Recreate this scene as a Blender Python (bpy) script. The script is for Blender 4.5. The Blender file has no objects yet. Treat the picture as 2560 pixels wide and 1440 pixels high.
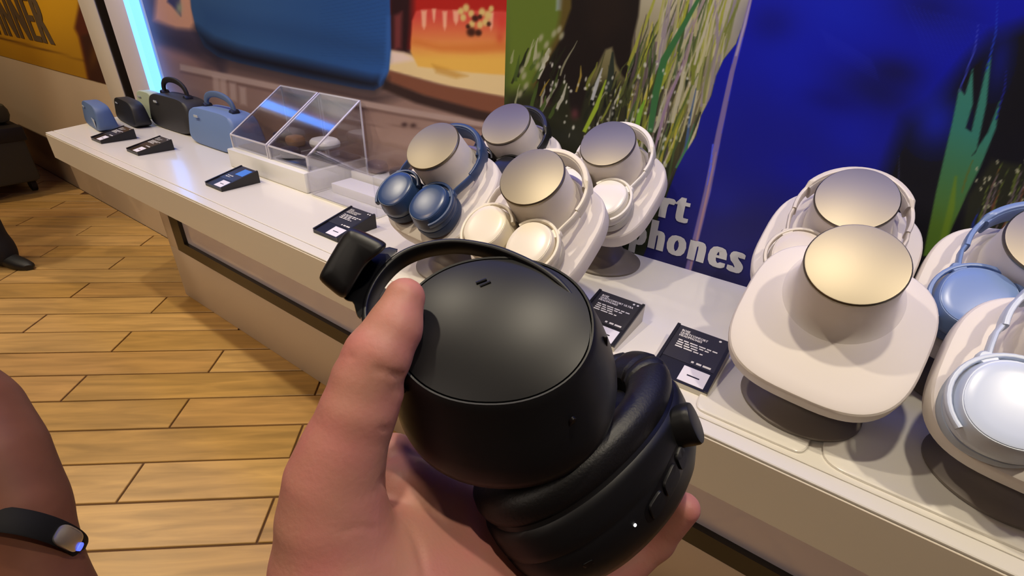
import bpy, bmesh, math, random
import numpy as np
from mathutils import Matrix, Vector
random.seed(7); rng = np.random.default_rng(7)
S = bpy.context.scene; COL = S.collection; PI = math.pi

# ------------------------------------------------------------------ camera
F = 1259.0095
R = np.array([[0.80803894, 0.31170053, -0.49991584],
              [0.58822052, -0.37975454, 0.71399097],
              [0.03270605, -0.87099327, -0.49020511]])   # world = R @ camera axes (right, down, forward)
CAM = np.array([0.0, 0.0, 1.28])
cd = bpy.data.cameras.new('camera'); cam = bpy.data.objects.new('camera', cd); COL.objects.link(cam)
cam.matrix_world = Matrix(((R[0,0], -R[0,1], -R[0,2], 0), (R[1,0], -R[1,1], -R[1,2], 0), (R[2,0], -R[2,1], -R[2,2], 1.28), (0,0,0,1)))
cd.sensor_width = 36; cd.lens = F/2560*36; cd.clip_start = .02
S.camera = cam

# ------------------------------------------------------------------ world, lights, exposure
S.view_settings.view_transform = 'Standard'; S.view_settings.look = 'None'
S.view_settings.exposure = 0.0; S.view_settings.gamma = 1.0
S.view_settings.use_curve_mapping = False; S.cycles.transparent_max_bounces = 24
W = bpy.data.worlds.new('world'); S.world = W; W.use_nodes = True
W.node_tree.nodes['Background'].inputs[0].default_value = (.8, .75, .9, 1)
W.node_tree.nodes['Background'].inputs[1].default_value = .05
LIGHTS = []
def spot(x, y, z, tx, ty, tz, power, color, size=1.5, radius=.035, blend=.5):
    l = bpy.data.lights.new('spot', 'SPOT'); l.energy = power; l.color = color
    l.spot_size = size; l.spot_blend = blend; l.shadow_soft_size = radius
    o = bpy.data.objects.new('track_spot_light', l); COL.objects.link(o)
    o.location = (x, y, z)
    o.rotation_euler = (Vector((tx,ty,tz))-Vector((x,y,z))).to_track_quat('-Z', 'Y').to_euler()
    LIGHTS.append((x, y, z)); return o
WARM = (1, .88, .68)
SPOTS = [(-3.4,.1,-3.0,.9,62), (-2.25,.12,-2.0,.8,54), (-1.0,.12,-.9,.8,48), (-.12,.27,-.15,.75,48), (.68,.22,.3,.75,53)]
for (x, y, tx, ty, p) in SPOTS: spot(x, y, 2.62, tx, ty, .78, p, WARM)
for (x, y, tx, ty, p) in [(-3.2,-.9,-3.0,-.4,34), (-1.7,-.75,-1.6,.1,34), (-4.9,-.5,-4.4,.9,95)]:
    spot(x, y, 2.62, tx, ty, 0, p, (1, .74, .46))
def area(x, y, z, sx, sy, power, color, rot=(0,0,0)):
    l = bpy.data.lights.new('area', 'AREA'); l.shape = 'RECTANGLE'; l.size = sx; l.size_y = sy; l.energy = power; l.color = color
    o = bpy.data.objects.new('ceiling_fill_light', l); COL.objects.link(o); o.location = (x,y,z); o.rotation_euler = rot
area(-1.2, -1.6, 2.64, 3.0, .5, 22, (1, .86, .72))  # unseen soft fill added behind the camera, standing in for general shop lighting

# ------------------------------------------------------------------ helpers
def lin(c):
    c = np.asarray(c, float)/255.0
    return np.where(c <= .04045, c/12.92, ((c+.055)/1.055)**2.4)
MATS = {}
def M(name, rgb=(200,200,200), rough=.5, metal=0, spec=.5, emit=0, sss=0, coat=0, bump=None, var=None, alpha=1):
    if name in MATS: return MATS[name]
    m = bpy.data.materials.new(name); m.use_nodes = True; nt = m.node_tree; b = nt.nodes['Principled BSDF']
    c = (*lin(rgb), 1)
    b.inputs['Base Color'].default_value = c; b.inputs['Roughness'].default_value = rough
    b.inputs['Metallic'].default_value = metal; b.inputs['Specular IOR Level'].default_value = spec
    b.inputs['Coat Weight'].default_value = coat; b.inputs['Coat Roughness'].default_value = .08
    if emit:
        b.inputs['Emission Color'].default_value = c; b.inputs['Emission Strength'].default_value = emit
    if sss:
        b.inputs['Subsurface Weight'].default_value = sss; b.inputs['Subsurface Radius'].default_value = (.012,.005,.003)
        b.inputs['Subsurface Scale'].default_value = 1.0
    if bump or var:
        tc = nt.nodes.new('ShaderNodeTexCoord')
    if bump:
        sc, st, di = bump
        n = nt.nodes.new('ShaderNodeTexNoise'); n.inputs['Scale'].default_value = sc; n.inputs['Detail'].default_value = 4
        nt.links.new(tc.outputs['Object'], n.inputs['Vector'])
        bm_ = nt.nodes.new('ShaderNodeBump'); bm_.inputs['Strength'].default_value = st; bm_.inputs['Distance'].default_value = di
        nt.links.new(n.outputs['Fac'], bm_.inputs['Height']); nt.links.new(bm_.outputs['Normal'], b.inputs['Normal'])
    if var:
        sc, rgb2 = var
        n = nt.nodes.new('ShaderNodeTexNoise'); n.inputs['Scale'].default_value = sc; n.inputs['Detail'].default_value = 3
        nt.links.new(tc.outputs['Object'], n.inputs['Vector'])
        rp = nt.nodes.new('ShaderNodeValToRGB'); rp.color_ramp.elements[0].position = .35; rp.color_ramp.elements[1].position = .68
        rp.color_ramp.elements[0].color = c; rp.color_ramp.elements[1].color = (*lin(rgb2), 1)
        nt.links.new(n.outputs['Fac'], rp.inputs['Fac']); nt.links.new(rp.outputs['Color'], b.inputs['Base Color'])
    MATS[name] = m; return m
def attr_mat(name, rough=.45, spec=.3):
    m = bpy.data.materials.new(name); m.use_nodes = True; nt = m.node_tree; b = nt.nodes['Principled BSDF']
    a = nt.nodes.new('ShaderNodeVertexColor'); a.layer_name = 'print'
    nt.links.new(a.outputs['Color'], b.inputs['Base Color']); b.inputs['Roughness'].default_value = rough
    b.inputs['Specular IOR Level'].default_value = spec
    return m
def clear_mat():
    m = bpy.data.materials.new('clear_acrylic'); m.use_nodes = True; nt = m.node_tree
    nt.nodes.remove(nt.nodes['Principled BSDF']); out = nt.nodes['Material Output']
    t = nt.nodes.new('ShaderNodeBsdfTransparent'); t.inputs[0].default_value = (.95,.95,.96,1)
    g = nt.nodes.new('ShaderNodeBsdfGlossy'); g.inputs['Roughness'].default_value = .06
    fr = nt.nodes.new('ShaderNodeFresnel'); ge = nt.nodes.new('ShaderNodeNewGeometry'); ma = nt.nodes.new('ShaderNodeMath'); ma.operation = 'MULTIPLY_ADD'
    ma.inputs[1].default_value = -.8333; ma.inputs[2].default_value = 1.5; nt.links.new(ge.outputs['Backfacing'], ma.inputs[0]); nt.links.new(ma.outputs[0], fr.inputs['IOR'])
    mx = nt.nodes.new('ShaderNodeMixShader'); g.inputs['Color'].default_value = (1,1,1,1)
    bo = nt.nodes.new('ShaderNodeMath'); bo.operation = 'MULTIPLY_ADD'; bo.use_clamp = True; bo.inputs[1].default_value = 1.6; bo.inputs[2].default_value = .03; nt.links.new(fr.outputs[0], bo.inputs[0])
    nt.links.new(bo.outputs[0], mx.inputs[0]); nt.links.new(t.outputs[0], mx.inputs[1]); nt.links.new(g.outputs[0], mx.inputs[2])
    nt.links.new(mx.outputs[0], out.inputs['Surface']); return m

def mesh(name, verts, faces, smooth=True, angle=35):
    me = bpy.data.meshes.new(name)
    me.from_pydata([tuple(map(float, v)) for v in verts], [], [tuple(f) for f in faces]); me.update()
    bm = bmesh.new(); bm.from_mesh(me); bmesh.ops.recalc_face_normals(bm, faces=bm.faces); bm.to_mesh(me); bm.free()
    if smooth:
        me.shade_smooth(); me.set_sharp_from_angle(angle=math.radians(angle))
    return me
def obj(name, me, mat=None, parent=None, kind=None):
    o = bpy.data.objects.new(name, me)
    if mat is not None and not me.materials: me.materials.append(mat)
    COL.objects.link(o)
    if parent is not None: o.parent = parent
    if kind: o['kind'] = kind
    return o
def tag(o, label, cat, group=None):
    o['label'] = label; o['category'] = cat
    if group: o['group'] = group
    return o
def thing(name, label, cat, loc=(0,0,0), mat=None, group=None, rz=0):
    e = bpy.data.objects.new(name, None); e.empty_display_size = .02; COL.objects.link(e)
    e.matrix_world = mat if mat is not None else Matrix.Translation(loc) @ Matrix.Rotation(rz, 4, 'Z')
    return tag(e, label, cat, group)
class MB:
    def __init__(s): s.v = []; s.f = []
    def add(s, v, f):
        k = len(s.v); s.v += [tuple(p) for p in v]; s.f += [tuple(i+k for i in q) for q in f]; return s
    def box(s, x0, x1, y0, y1, z0, z1, b=0):
        if b <= 0:
            v = [(x,y,z) for z in (z0,z1) for y in (y0,y1) for x in (x0,x1)]
            return s.add(v, [(0,2,3,1),(4,5,7,6),(0,1,5,4),(2,6,7,3),(0,4,6,2),(1,3,7,5)])
        bm = bmesh.new(); bmesh.ops.create_cube(bm, size=1)
        for w in bm.verts: w.co = Vector((x0+(w.co.x+.5)*(x1-x0), y0+(w.co.y+.5)*(y1-y0), z0+(w.co.z+.5)*(z1-z0)))
        bmesh.ops.bevel(bm, geom=bm.edges[:], offset=b, segments=2, affect='EDGES', profile=.5)
        bm.verts.index_update(); r = s.add([w.co[:] for w in bm.verts], [[w.index for w in f.verts] for f in bm.faces]); bm.free(); return r
    def mesh(s, name, smooth=True, angle=35): return mesh(name, s.v, s.f, smooth, angle)
def loft(rings, closed=True, cap=(True, True)):
    n = len(rings[0]); v = [p for r in rings for p in r]; f = []
    for i in range(len(rings)-1):
        for j in range(n if closed else n-1):
            k = (j+1) % n
            f.append((i*n+j, i*n+k, (i+1)*n+k, (i+1)*n+j))
    if cap[0]: f.append(tuple(range(n-1, -1, -1)))
    if cap[1]: f.append(tuple((len(rings)-1)*n+j for j in range(n)))
    return v, f
def sellipse(a, b, e=2., n=48):
    t = np.arange(n)/n*2*PI
    return np.stack([a*np.sign(np.cos(t))*np.abs(np.cos(t))**(2/e), b*np.sign(np.sin(t))*np.abs(np.sin(t))**(2/e)], 1)
def lathe(prof, sx=1, sy=1, e=2., n=48, cx=0, cy=0):
    """prof: list of (r, z); rings are (super)ellipses about the z axis"""
    rings = []
    for r, z in prof:
        p = sellipse(max(r,1e-4)*sx, max(r,1e-4)*sy, e, n); rings.append([(cx+x, cy+y, z) for x, y in p])
    return loft(rings)
def tube(path, prof, closed=False, up=None, scales=None):
    """sweep a 2D profile (list of (a,b)) along path; 'a' runs along side, 'b' along up"""
    P = [Vector(p) for p in path]; rings = []; n = len(P)
    for i, p in enumerate(P):
        t = (P[(i+1) % n]-P[i-1]) if closed else (P[min(i+1,n-1)]-P[max(i-1,0)])
        t.normalize(); u = Vector(up(i) if callable(up) else (up or (0,0,1)))
        s = t.cross(u).normalized(); w = s.cross(t).normalized(); k = scales[i] if scales else 1
        rings.append([tuple(p + s*(a*k) + w*(b*k)) for a, b in prof])
    if closed: rings.append(rings[0])
    return loft(rings, cap=(not closed, not closed))
def rrect(a, b, r=.3, n=16): return [tuple(p) for p in sellipse(a, b, 4., n)]
def circ(r, n=12): return [(r*math.cos(2*PI*i/n), r*math.sin(2*PI*i/n)) for i in range(n)]
def text_mesh(s, size, bold=0, sx=1, extrude=0, shear=0, align='LEFT', space=1):
    c = bpy.data.curves.new('lettering', 'FONT'); c.body = s; c.size = size; c.extrude = extrude
    c.shear = shear; c.align_x = align; c.space_character = space; c.resolution_u = 3
    o = bpy.data.objects.new('lettering', c); COL.objects.link(o)
    dg = bpy.context.evaluated_depsgraph_get(); me = bpy.data.meshes.new_from_object(o.evaluated_get(dg))
    bpy.data.objects.remove(o); bpy.data.curves.remove(c)
    if sx != 1: me.transform(Matrix.Diagonal((sx,1,1,1)))
    if bold:            # heavy upright strokes: the letters thickened sideways
        bm = bmesh.new(); n = 9 if size > .05 else 5
        for k in range(n):
            m2 = me.copy(); m2.transform(Matrix.Translation((bold*(2*k/(n-1)-1), 0, .00006*k))); bm.from_mesh(m2); bpy.data.meshes.remove(m2)
        bm.to_mesh(me); bm.free()
    return me
def W3(q): return tuple(CAM + R @ np.asarray(q, float))
def H(px, py, d): return np.array([(px-1280)/F*d, (py-720)/F*d, d])     # a point d metres in front of the lens, camera axes

white = M('white_gloss_laminate', (226,221,212), .22, coat=.2)
white_face = M('white_satin_laminate', (214,204,192), .35)
black_gloss = M('black_gloss', (14,13,14), .25)
beige = M('beige_wall_paint', (190,170,146), .7)
clear = clear_mat()

# ------------------------------------------------------------------ room
WY = 1.05
def struct(name, me, mat, parent=None):
    return obj(name, me, mat, parent, 'structure')
struct('wall_back', MB().box(-8, 3, WY, WY+.1, 0, 2.7).mesh('wall_back', False), beige)
struct('wall_left', MB().box(-8.1, -8, -4, WY+.1, 0, 2.7).mesh('wall_left', False), beige)
struct('wall_right', MB().box(3, 3.1, -4, WY+.1, 0, 2.7).mesh('wall_right', False), beige)
struct('wall_front', MB().box(-8.1, 3.1, -4.1, -4, 0, 2.7).mesh('wall_front', False), beige)
struct('ceiling', MB().box(-8.1, 3.1, -4.1, WY+.1, 2.7, 2.8).mesh('ceiling', False), M('ceiling_paint', (205,190,165), .8))
fl = struct('floor', MB().box(-8.1, 3.1, -4.1, WY+.1, -.06, -.006).mesh('floor', False), M('dark_joint_grout', (88,58,26), .8))
# planks: half-bonded boards running at 40 degrees to the counter
def plank_mat(i, rgb):
    m = bpy.data.materials.new('oak_plank'); m.use_nodes = True; nt = m.node_tree; b = nt.nodes['Principled BSDF']
    tc = nt.nodes.new('ShaderNodeTexCoord'); mp = nt.nodes.new('ShaderNodeMapping'); mp.inputs['Scale'].default_value = (1.2, 11, 1)
    oi = nt.nodes.new('ShaderNodeObjectInfo'); ad = nt.nodes.new('ShaderNodeVectorMath'); ad.operation = 'MULTIPLY_ADD'
    ad.inputs[1].default_value = (1,1,1); nt.links.new(tc.outputs['Object'], ad.inputs[0]); nt.links.new(oi.outputs['Location'], ad.inputs[2])
    nt.links.new(ad.outputs[0], mp.inputs['Vector'])
    n = nt.nodes.new('ShaderNodeTexNoise'); n.inputs['Scale'].default_value = 2.6; n.inputs['Detail'].default_value = 6; n.inputs['Distortion'].default_value = .6
    nt.links.new(mp.outputs['Vector'], n.inputs['Vector'])
    rp = nt.nodes.new('ShaderNodeValToRGB'); a = np.array(rgb)
    rp.color_ramp.elements[0].position = .3; rp.color_ramp.elements[0].color = (*lin(a*.84), 1)
    rp.color_ramp.elements[1].position = .72; rp.color_ramp.elements[1].color = (*lin(np.minimum(a*1.07, 255)), 1)
    nt.links.new(n.outputs['Fac'], rp.inputs['Fac']); nt.links.new(rp.outputs['Color'], b.inputs['Base Color'])
    b.inputs['Roughness'].default_value = .36
    return m
PM = [plank_mat(i, c) for i, c in enumerate([(188,150,88), (180,142,80), (194,156,96), (184,144,86)])]
pw, pl_ = .147, .88; ang = math.radians(40.3)
pmesh = []
for m in PM:
    bm = bmesh.new(); bmesh.ops.create_cube(bm, size=1)
    for w in bm.verts: w.co = Vector((w.co.x*(pl_-.007), w.co.y*(pw-.007), w.co.z*.008))
    bmesh.ops.bevel(bm, geom=[e for e in bm.edges if all(w.co.z > 0 for w in e.verts)], offset=.0015, segments=1, affect='EDGES')
    me = bpy.data.meshes.new('plank'); bm.to_mesh(me); bm.free(); me.materials.append(m); pmesh.append(me)
es = np.array([math.cos(ang), math.sin(ang)]); ew = np.array([math.sin(ang), -math.cos(ang)])
cand = []
for k in range(-70, 40):
    for j in range(-14, 8):
        s = -1.02 + pl_*(j+.5) + (.44 if k % 2 else 0); w = -1.18 + pw*(k+.5)
        p = es*s + ew*w
        if -7.9 < p[0] < 2.6 and -3.5 < p[1] < 1.34:
            vis = np.array([p[0], p[1], 0])-CAM; q = vis @ R
            if q[2] > .1:
                px, py = 1280+F*q[0]/q[2], 720+F*q[1]/q[2]
                if -1500 < px < 3200 and -200 < py < 3400 and p[1] < 1.34: cand.append((q[2] + (.4 if p[1] > .95 else 0) + (1.5 if not (-300 < px < 1900 and py < 1900) else 0), p))
cand.sort(key=lambda c: c[0])
for d, p in cand[:295]:
    pme = pmesh[rng.integers(4)]; mw = Matrix.Translation((p[0], p[1], -.004 + rng.uniform(-.0006, .0006))) @ Matrix.Rotation(ang + PI*rng.integers(2), 4, 'Z')
    if p[1] + .33 > WY-.004:        # trim a board that would run into the back wall
        bm = bmesh.new(); bm.from_mesh(pme); iv = mw.inverted()
        bmesh.ops.bisect_plane(bm, geom=bm.verts[:]+bm.edges[:]+bm.faces[:], plane_co=iv @ Vector((0, WY-.004, 0)), plane_no=iv.to_3x3() @ Vector((0,1,0)), clear_outer=True)
        if not bm.faces: bm.free(); continue
        pm2 = bpy.data.meshes.new('plank'); bm.to_mesh(pm2); bm.free(); pm2.materials.append(pme.materials[0]); pme = pm2
    o = obj('plank', pme, None, fl); o.matrix_local = mw
print('planks', len(cand))

# ------------------------------------------------------------------ wall graphics
def poly_mask(P, poly, soft=0):
    poly = np.asarray(poly, float); x, y = P[:,0], P[:,1]
    bb = (x > poly[:,0].min()-soft*2-1) & (x < poly[:,0].max()+soft*2+1) & (y > poly[:,1].min()-soft*2-1) & (y < poly[:,1].max()+soft*2+1)
    out = np.zeros(len(P)); idx = np.nonzero(bb)[0]
    if not len(idx): return out
    x, y = x[idx], y[idx]; ins = np.zeros(len(idx), bool); dist = np.full(len(idx), 1e9)
    n = len(poly)
    for i in range(n):
        (x0,y0), (x1,y1) = poly[i], poly[(i+1) % n]
        c = ((y0 > y) != (y1 > y))
        with np.errstate(divide='ignore', invalid='ignore'):
            xi = (x1-x0)*(y-y0)/(y1-y0 if y1 != y0 else 1e-9)+x0
        ins ^= c & (x < xi)
        if soft:
            dx, dy = x1-x0, y1-y0; L = dx*dx+dy*dy+1e-9; t = np.clip(((x-x0)*dx+(y-y0)*dy)/L, 0, 1)
            dist = np.minimum(dist, np.hypot(x-x0-t*dx, y-y0-t*dy))
    if soft: out[idx] = np.clip(.5+np.where(ins, dist, -dist)/(2*soft), 0, 1)
    else: out[idx] = ins
    return out
class Print:
    """a flat printed picture: a fine grid of coloured vertices on the wall"""
    def __init__(s, x0, x1, z0, z1, y, step):
        gx = np.arange(x0, min(x1, .36), step); gx = np.append(gx, np.arange(.36, x1, step*8)) if x1 > .36 else gx; gx = np.append(gx, x1)
        gz = np.append(np.append(np.arange(z0, 1.34, step), np.arange(1.34, z1, step*8)), z1); s.nx, s.nz, s.y = len(gx), len(gz), y
        X, Z = np.meshgrid(gx, gz); s.X, s.Z = X.ravel(), Z.ravel()
        q = (np.stack([s.X, np.full_like(s.X, y), s.Z], 1)-CAM) @ R
        s.P = np.stack([1280+F*q[:,0]/q[:,2], 720+F*q[:,1]/q[:,2]], 1); s.c = np.zeros((len(s.X), 3))
    def fill(s, c): s.c[:] = c
    def poly(s, pts, c, soft=0, a=1.):
        m = poly_mask(s.P, pts, soft)*a; c = np.asarray(c, float)
        s.c += m[:,None]*(c-s.c)
    def grad(s, pts, c0, c1, p0, p1, soft=0):
        p0, p1 = np.array(p0, float), np.array(p1, float); d = p1-p0
        t = np.clip((s.P-p0) @ d/(d @ d), 0, 1)[:,None]; m = poly_mask(s.P, pts, soft)[:,None]
        s.c += m*((1-t)*np.array(c0, float)+t*np.array(c1, float)-s.c)
    def blob(s, x, y, rx, ry, c, a=1., ang=0, p=2):
        dx, dy = s.P[:,0]-x, s.P[:,1]-y; ca, sa = math.cos(ang), math.sin(ang)
        u, v = (dx*ca+dy*sa)/rx, (-dx*sa+dy*ca)/ry
        m = a*np.exp(-np.minimum((u*u+v*v)**(p/2), 50)); s.c += m[:,None]*(np.array(c, float)-s.c)
    def blade(s, pts, w, c, soft=1.0, a=1.):
        P = np.array(pts, float); n = len(P); L, Rr = [], []
        for i in range(n):
            t = P[min(i+1,n-1)]-P[max(i-1,0)]; t /= np.hypot(*t)+1e-9; nn = np.array([-t[1], t[0]]); ww = w*(1-abs(i/(n-1)*1.0-.3)/.9)
            ww = max(ww, w*.12); L.append(P[i]+nn*ww/2); Rr.append(P[i]-nn*ww/2)
        s.poly(np.array(L+Rr[::-1]), c, soft, a)
    def build(s, name, mat, kind=None, parent=None, gain=1.):
        i = np.arange((s.nz-1)*s.nx).reshape(s.nz-1, s.nx)[:, :-1].ravel()
        quads = np.stack([i, i+1, i+1+s.nx, i+s.nx], 1)
        me = bpy.data.meshes.new(name); n = len(s.X); me.vertices.add(n)
        me.vertices.foreach_set('co', np.stack([s.X, np.full_like(s.X, s.y), s.Z], 1).astype('f').ravel())
        me.loops.add(quads.size); me.loops.foreach_set('vertex_index', quads.astype('i').ravel())
        me.polygons.add(len(quads)); me.polygons.foreach_set('loop_start', np.arange(0, quads.size, 4, dtype='i'))
        me.update(calc_edges=True); me.validate()
        ca = me.color_attributes.new('print', 'FLOAT_COLOR', 'POINT')
        ca.data.foreach_set('color', np.concatenate([lin(np.clip(s.c,0,255))*gain, np.ones((n,1))], 1).astype('f').ravel())
        return obj(name, me, mat, parent, kind)
pm = attr_mat('satin_print')

# left-hand graphic: huge blue speaker on a picnic table with cake
A = Print(-2.66, -.775, .78, 1.95, WY-.006, .0035)
A.grad([(-400,-1500),(1400,-1500),(1400,700),(-400,700)], (120,92,88), (150,124,116), (700,60), (700,360))
A.poly([(-300,-1500),(1300,-1500),(1300,-300),(-300,-300)], (150,60,50), 60)
A.poly([(330,-500),(560,-500),(560,175),(480,140),(395,105),(330,90)], (78,66,84), 14)
A.poly([(395,-60),(470,-60),(490,76),(440,72),(385,50)], (196,146,122), 8)
A.poly([(430,-60),(448,-60),(452,40),(430,15),(418,5)], (60,58,96), 4)
A.blob(448, 20, 8, 16, (150,160,130), .8)
A.poly([(380,72),(480,84),(560,150),(560,190),(470,140),(400,110)], (58,48,60), 16)
A.poly([(400,120),(520,150),(540,175),(430,150)], (150,112,108), 14, .7)
A.poly([(470,120),(560,150),(900,226),(1010,236),(930,268),(700,210),(520,165)], (62,50,54), 18, .8)
A.poly([(450,160),(700,212),(1000,268),(1290,318),(1290,332),(1000,284),(700,228),(450,176)], (164,142,138), 3)
A.poly([(450,176),(700,228),(1000,284),(1290,332),(1290,339),(1000,291),(700,236),(450,182)], (104,80,76), 3, .7)
A.blob(1011, 312, 8, 6, (60,40,40), .9); A.blob(1033, 314, 8, 6, (60,40,40), .9)
for (x, y) in [(538,195),(556,200),(580,212),(605,222)]:
    A.poly([(x-7,y-6),(x+9,y-3),(x+12,y+42),(x-4,y+38)], (186,164,160), 4, .6)
for _ in range(26):
    x, y = rng.uniform(600, 1260), 0; y = 200+(x-560)*.17+rng.uniform(25, 75)
    A.blob(x, y, rng.uniform(6,26), rng.uniform(3,8), rng.choice([[110,84,78],[160,134,126]]), .45, .2)
# right side of the picture: red ground, cake, plate, table shadow
A.poly([(960,-900),(1300,-900),(1300,140),(960,120)], (172,34,28), 2)
A.poly([(960,-900),(1040,-900),(1030,60),(1024,140),(970,130)], (44,22,26), 12)
A.poly([(985,40),(1005,30),(1003,120),(985,125)], (150,70,70), 6, .6)
A.poly([(972,126),(1020,134),(1100,160),(1300,175),(1300,250),(1120,215),(972,176)], (222,198,150), 4)
A.poly([(972,126),(1010,132),(1040,150),(975,160)], (226,204,196), 6)
A.grad([(1030,52),(1040,28),(1060,22),(1300,30),(1300,190),(1180,182),(1045,166),(1026,130)], (206,74,66), (226,178,84), (1150,40), (1150,150), 3)
A.poly([(1032,95),(1100,112),(1180,110),(1300,100),(1300,126),(1180,132),(1100,128),(1030,110)], (206,118,58), 8, .8)
for x, y, w, l in [(1060,40,14,34),(1085,36,10,20),(1112,42,12,34),(1140,40,16,22),(1228,46,12,30)]:
    A.poly([(x-w/2,y-14),(x+w/2,y-14),(x+w/2-2,y+l-10),(x,y+l),(x-w/2+2,y+l-10)], (236,180,150), 3, .85)
for x, y, r in [(1152,28,8),(1165,20,9),(1158,44,8),(1178,34,8),(1205,30,9),(1220,38,10),(1214,55,9),(1180,60,8),(1200,62,8),(1228,22,7)]:
    A.blob(x, y, r, r*1.2, (214,192,120), .95, p=4)
for x, y, r in [(1188,46,9),(1178,80,12),(1196,82,9),(1200,42,6),(1170,66,6),(1222,60,6)]:
    A.blob(x, y, r, r, (58,30,22), .95, p=4)
A.blob(1255, 55, 14, 26, (206,60,50), .7); A.blob(1250, 95, 10, 14, (190,60,40), .5)
A.poly([(1080,160),(1120,172),(1170,190),(1140,196),(1090,182)], (190,140,60), 5, .7)
A.poly([(972,176),(1100,212),(1300,250),(1300,300),(1200,282),(1060,240),(965,206)], (122,76,58), 4)
A.poly([(962,200),(1060,238),(1200,276),(1300,296),(1300,318),(1190,300),(1040,258),(955,222)], (52,36,34), 5)
# the printed speaker
body = [(470,-900),(472,-60),(478,20),(490,72),(510,116),(545,142),(600,158),(760,194),(900,222),(935,226),(958,212),(972,176),(977,120),(976,40),(974,-60),(972,-900)]
A.grad(body, (48,80,124), (40,82,150), (500,60), (980,90), 2)
A.poly([(488,70),(510,116),(545,142),(600,158),(760,194),(900,222),(935,226),(958,212),(966,196),(930,196),(760,158),(600,124),(530,100)], (20,21,34), 16, 1)
A.poly([(505,20),(740,60),(960,110),(966,150),(740,110),(510,70)], (36,66,116), 20, .5)
A.poly([(966,40),(976,40),(977,120),(970,180),(950,214),(946,206),(962,160)], (52,96,170), 5, .7)
for k in range(40):
    y = -60+k*5.5
    A.poly([(800,y-18),(966,y+14),(966,y+15.6),(800,y-16.4)], (34,66,118), .8, .35)
pa = A.build('picnic_graphic', pm, gain=.95)
tag(pa, 'printed wall graphic of a huge blue speaker on a picnic table with cake', 'poster')

# right-hand graphic: hand in the grass beside a deep blue dress
B = Print(-.775, 1.0, .78, 1.95, WY-.006, .0017)
B.fill((26,30,112))
B.grad([(1260,-1500),(1900,-1500),(1900,800),(1260,800)], (100,120,48), (46,54,30), (1400,0), (1400,280))
# pale sky side with grasses, bounded by the dress
edge = [(1880,-900),(1874,0),(1862,50),(1840,110),(1808,150),(1790,190),(1778,240),(1752,290),(1740,340),(1712,385),(1692,422),(1640,520),(1560,560),(1560,-900)]
B.grad([(1600,-900)]+edge[:-2]+[(1560,560),(1470,560),(1470,200)], (186,180,160), (98,92,52), (1720,0), (1600,280), 2)
B.poly([(1262,-900),(1420,-900),(1480,0),(1380,140),(1330,230),(1262,250)], (98,118,44), 20)
B.poly([(1262,235),(1420,220),(1560,200),(1700,300),(1690,425),(1560,600),(1262,600)], (40,40,28), 22, .85)
B.poly([(1392,-20),(1412,-20),(1404,26),(1390,26)], (150,170,180), 4, .8)
# arm and hand reaching down into the grass
B.poly([(1418,-900),(1400,40),(1390,90),(1352,160),(1330,210),(1336,222),(1360,200),(1420,120),(1460,60)], (92,70,34), 8, .8)
hand = [(1440,-900),(1428,20),(1400,100),(1372,150),(1348,190),(1338,220),(1344,246),(1360,268),(1376,262),(1396,230),(1410,200),(1420,214),(1424,262),(1434,296),(1450,292),(1460,250),(1474,200),(1496,160),(1514,124),(1530,118),(1540,160),(1556,190),(1576,206),(1586,196),(1576,150),(1582,100),(1596,40),(1606,-60),(1640,-900)]
B.poly(hand, (30,23,21), 4)
B.poly([(1480,-100),(1560,-60),(1560,60),(1500,110),(1470,60)], (38,28,24), 20, .7)
B.blob(1360, 256, 13, 10, (104,62,66), .8); B.blob(1437, 285, 10, 14, (104,58,64), .8); B.blob(1580, 192, 7, 10, (110,70,64), .7)
def grass(n, xr, yr, lr, wr, lean, cols, seed, clip=None, soft=.9):
    g = np.random.default_rng(seed)
    for _ in range(n):
        x, y = g.uniform(*xr), g.uniform(*yr); L = g.uniform(*lr); le = g.normal(*lean); w = g.uniform(*wr)
        pts = [(x+le*L*t+g.normal(0,1.5)+8*le*t*t, y-L*t) for t in np.linspace(0,1,6)]
        if clip is not None and not clip(pts[-1]) : continue
        B.blade(pts, w, cols[g.integers(len(cols))], soft, g.uniform(.6, 1))
def inside(p):   # left of the dress edge
    ys = [e[1] for e in edge[1:-2]]; xs = [e[0] for e in edge[1:-2]]
    return p[0] < np.interp(p[1], ys, xs)-4
GC = [[122,132,54],[160,166,60],[72,92,52],[176,172,130],[196,190,160],[84,72,80],[120,104,110],[60,60,40],[44,52,34],[188,180,60]]
grass(150, (1560,1720), (160,520), (70,260), (4,13), (.28,.10), GC, 3, inside)
grass(90, (1640,1800), (60,330), (80,260), (4,12), (.22,.10), GC[:5]+[[190,186,164]]*2+[[150,140,150]], 4, inside)
grass(70, (1460,1640), (220,420), (40,130), (4,10), (.25,.14), [[60,66,36],[30,34,24],[150,160,60],[180,180,160],[84,92,50],[20,22,18]], 5, inside)
grass(34, (1275,1400), (150,300), (30,90), (5,11), (.35,.12), [[168,170,140],[190,190,176],[70,90,40],[36,40,24]], 6)
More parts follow.
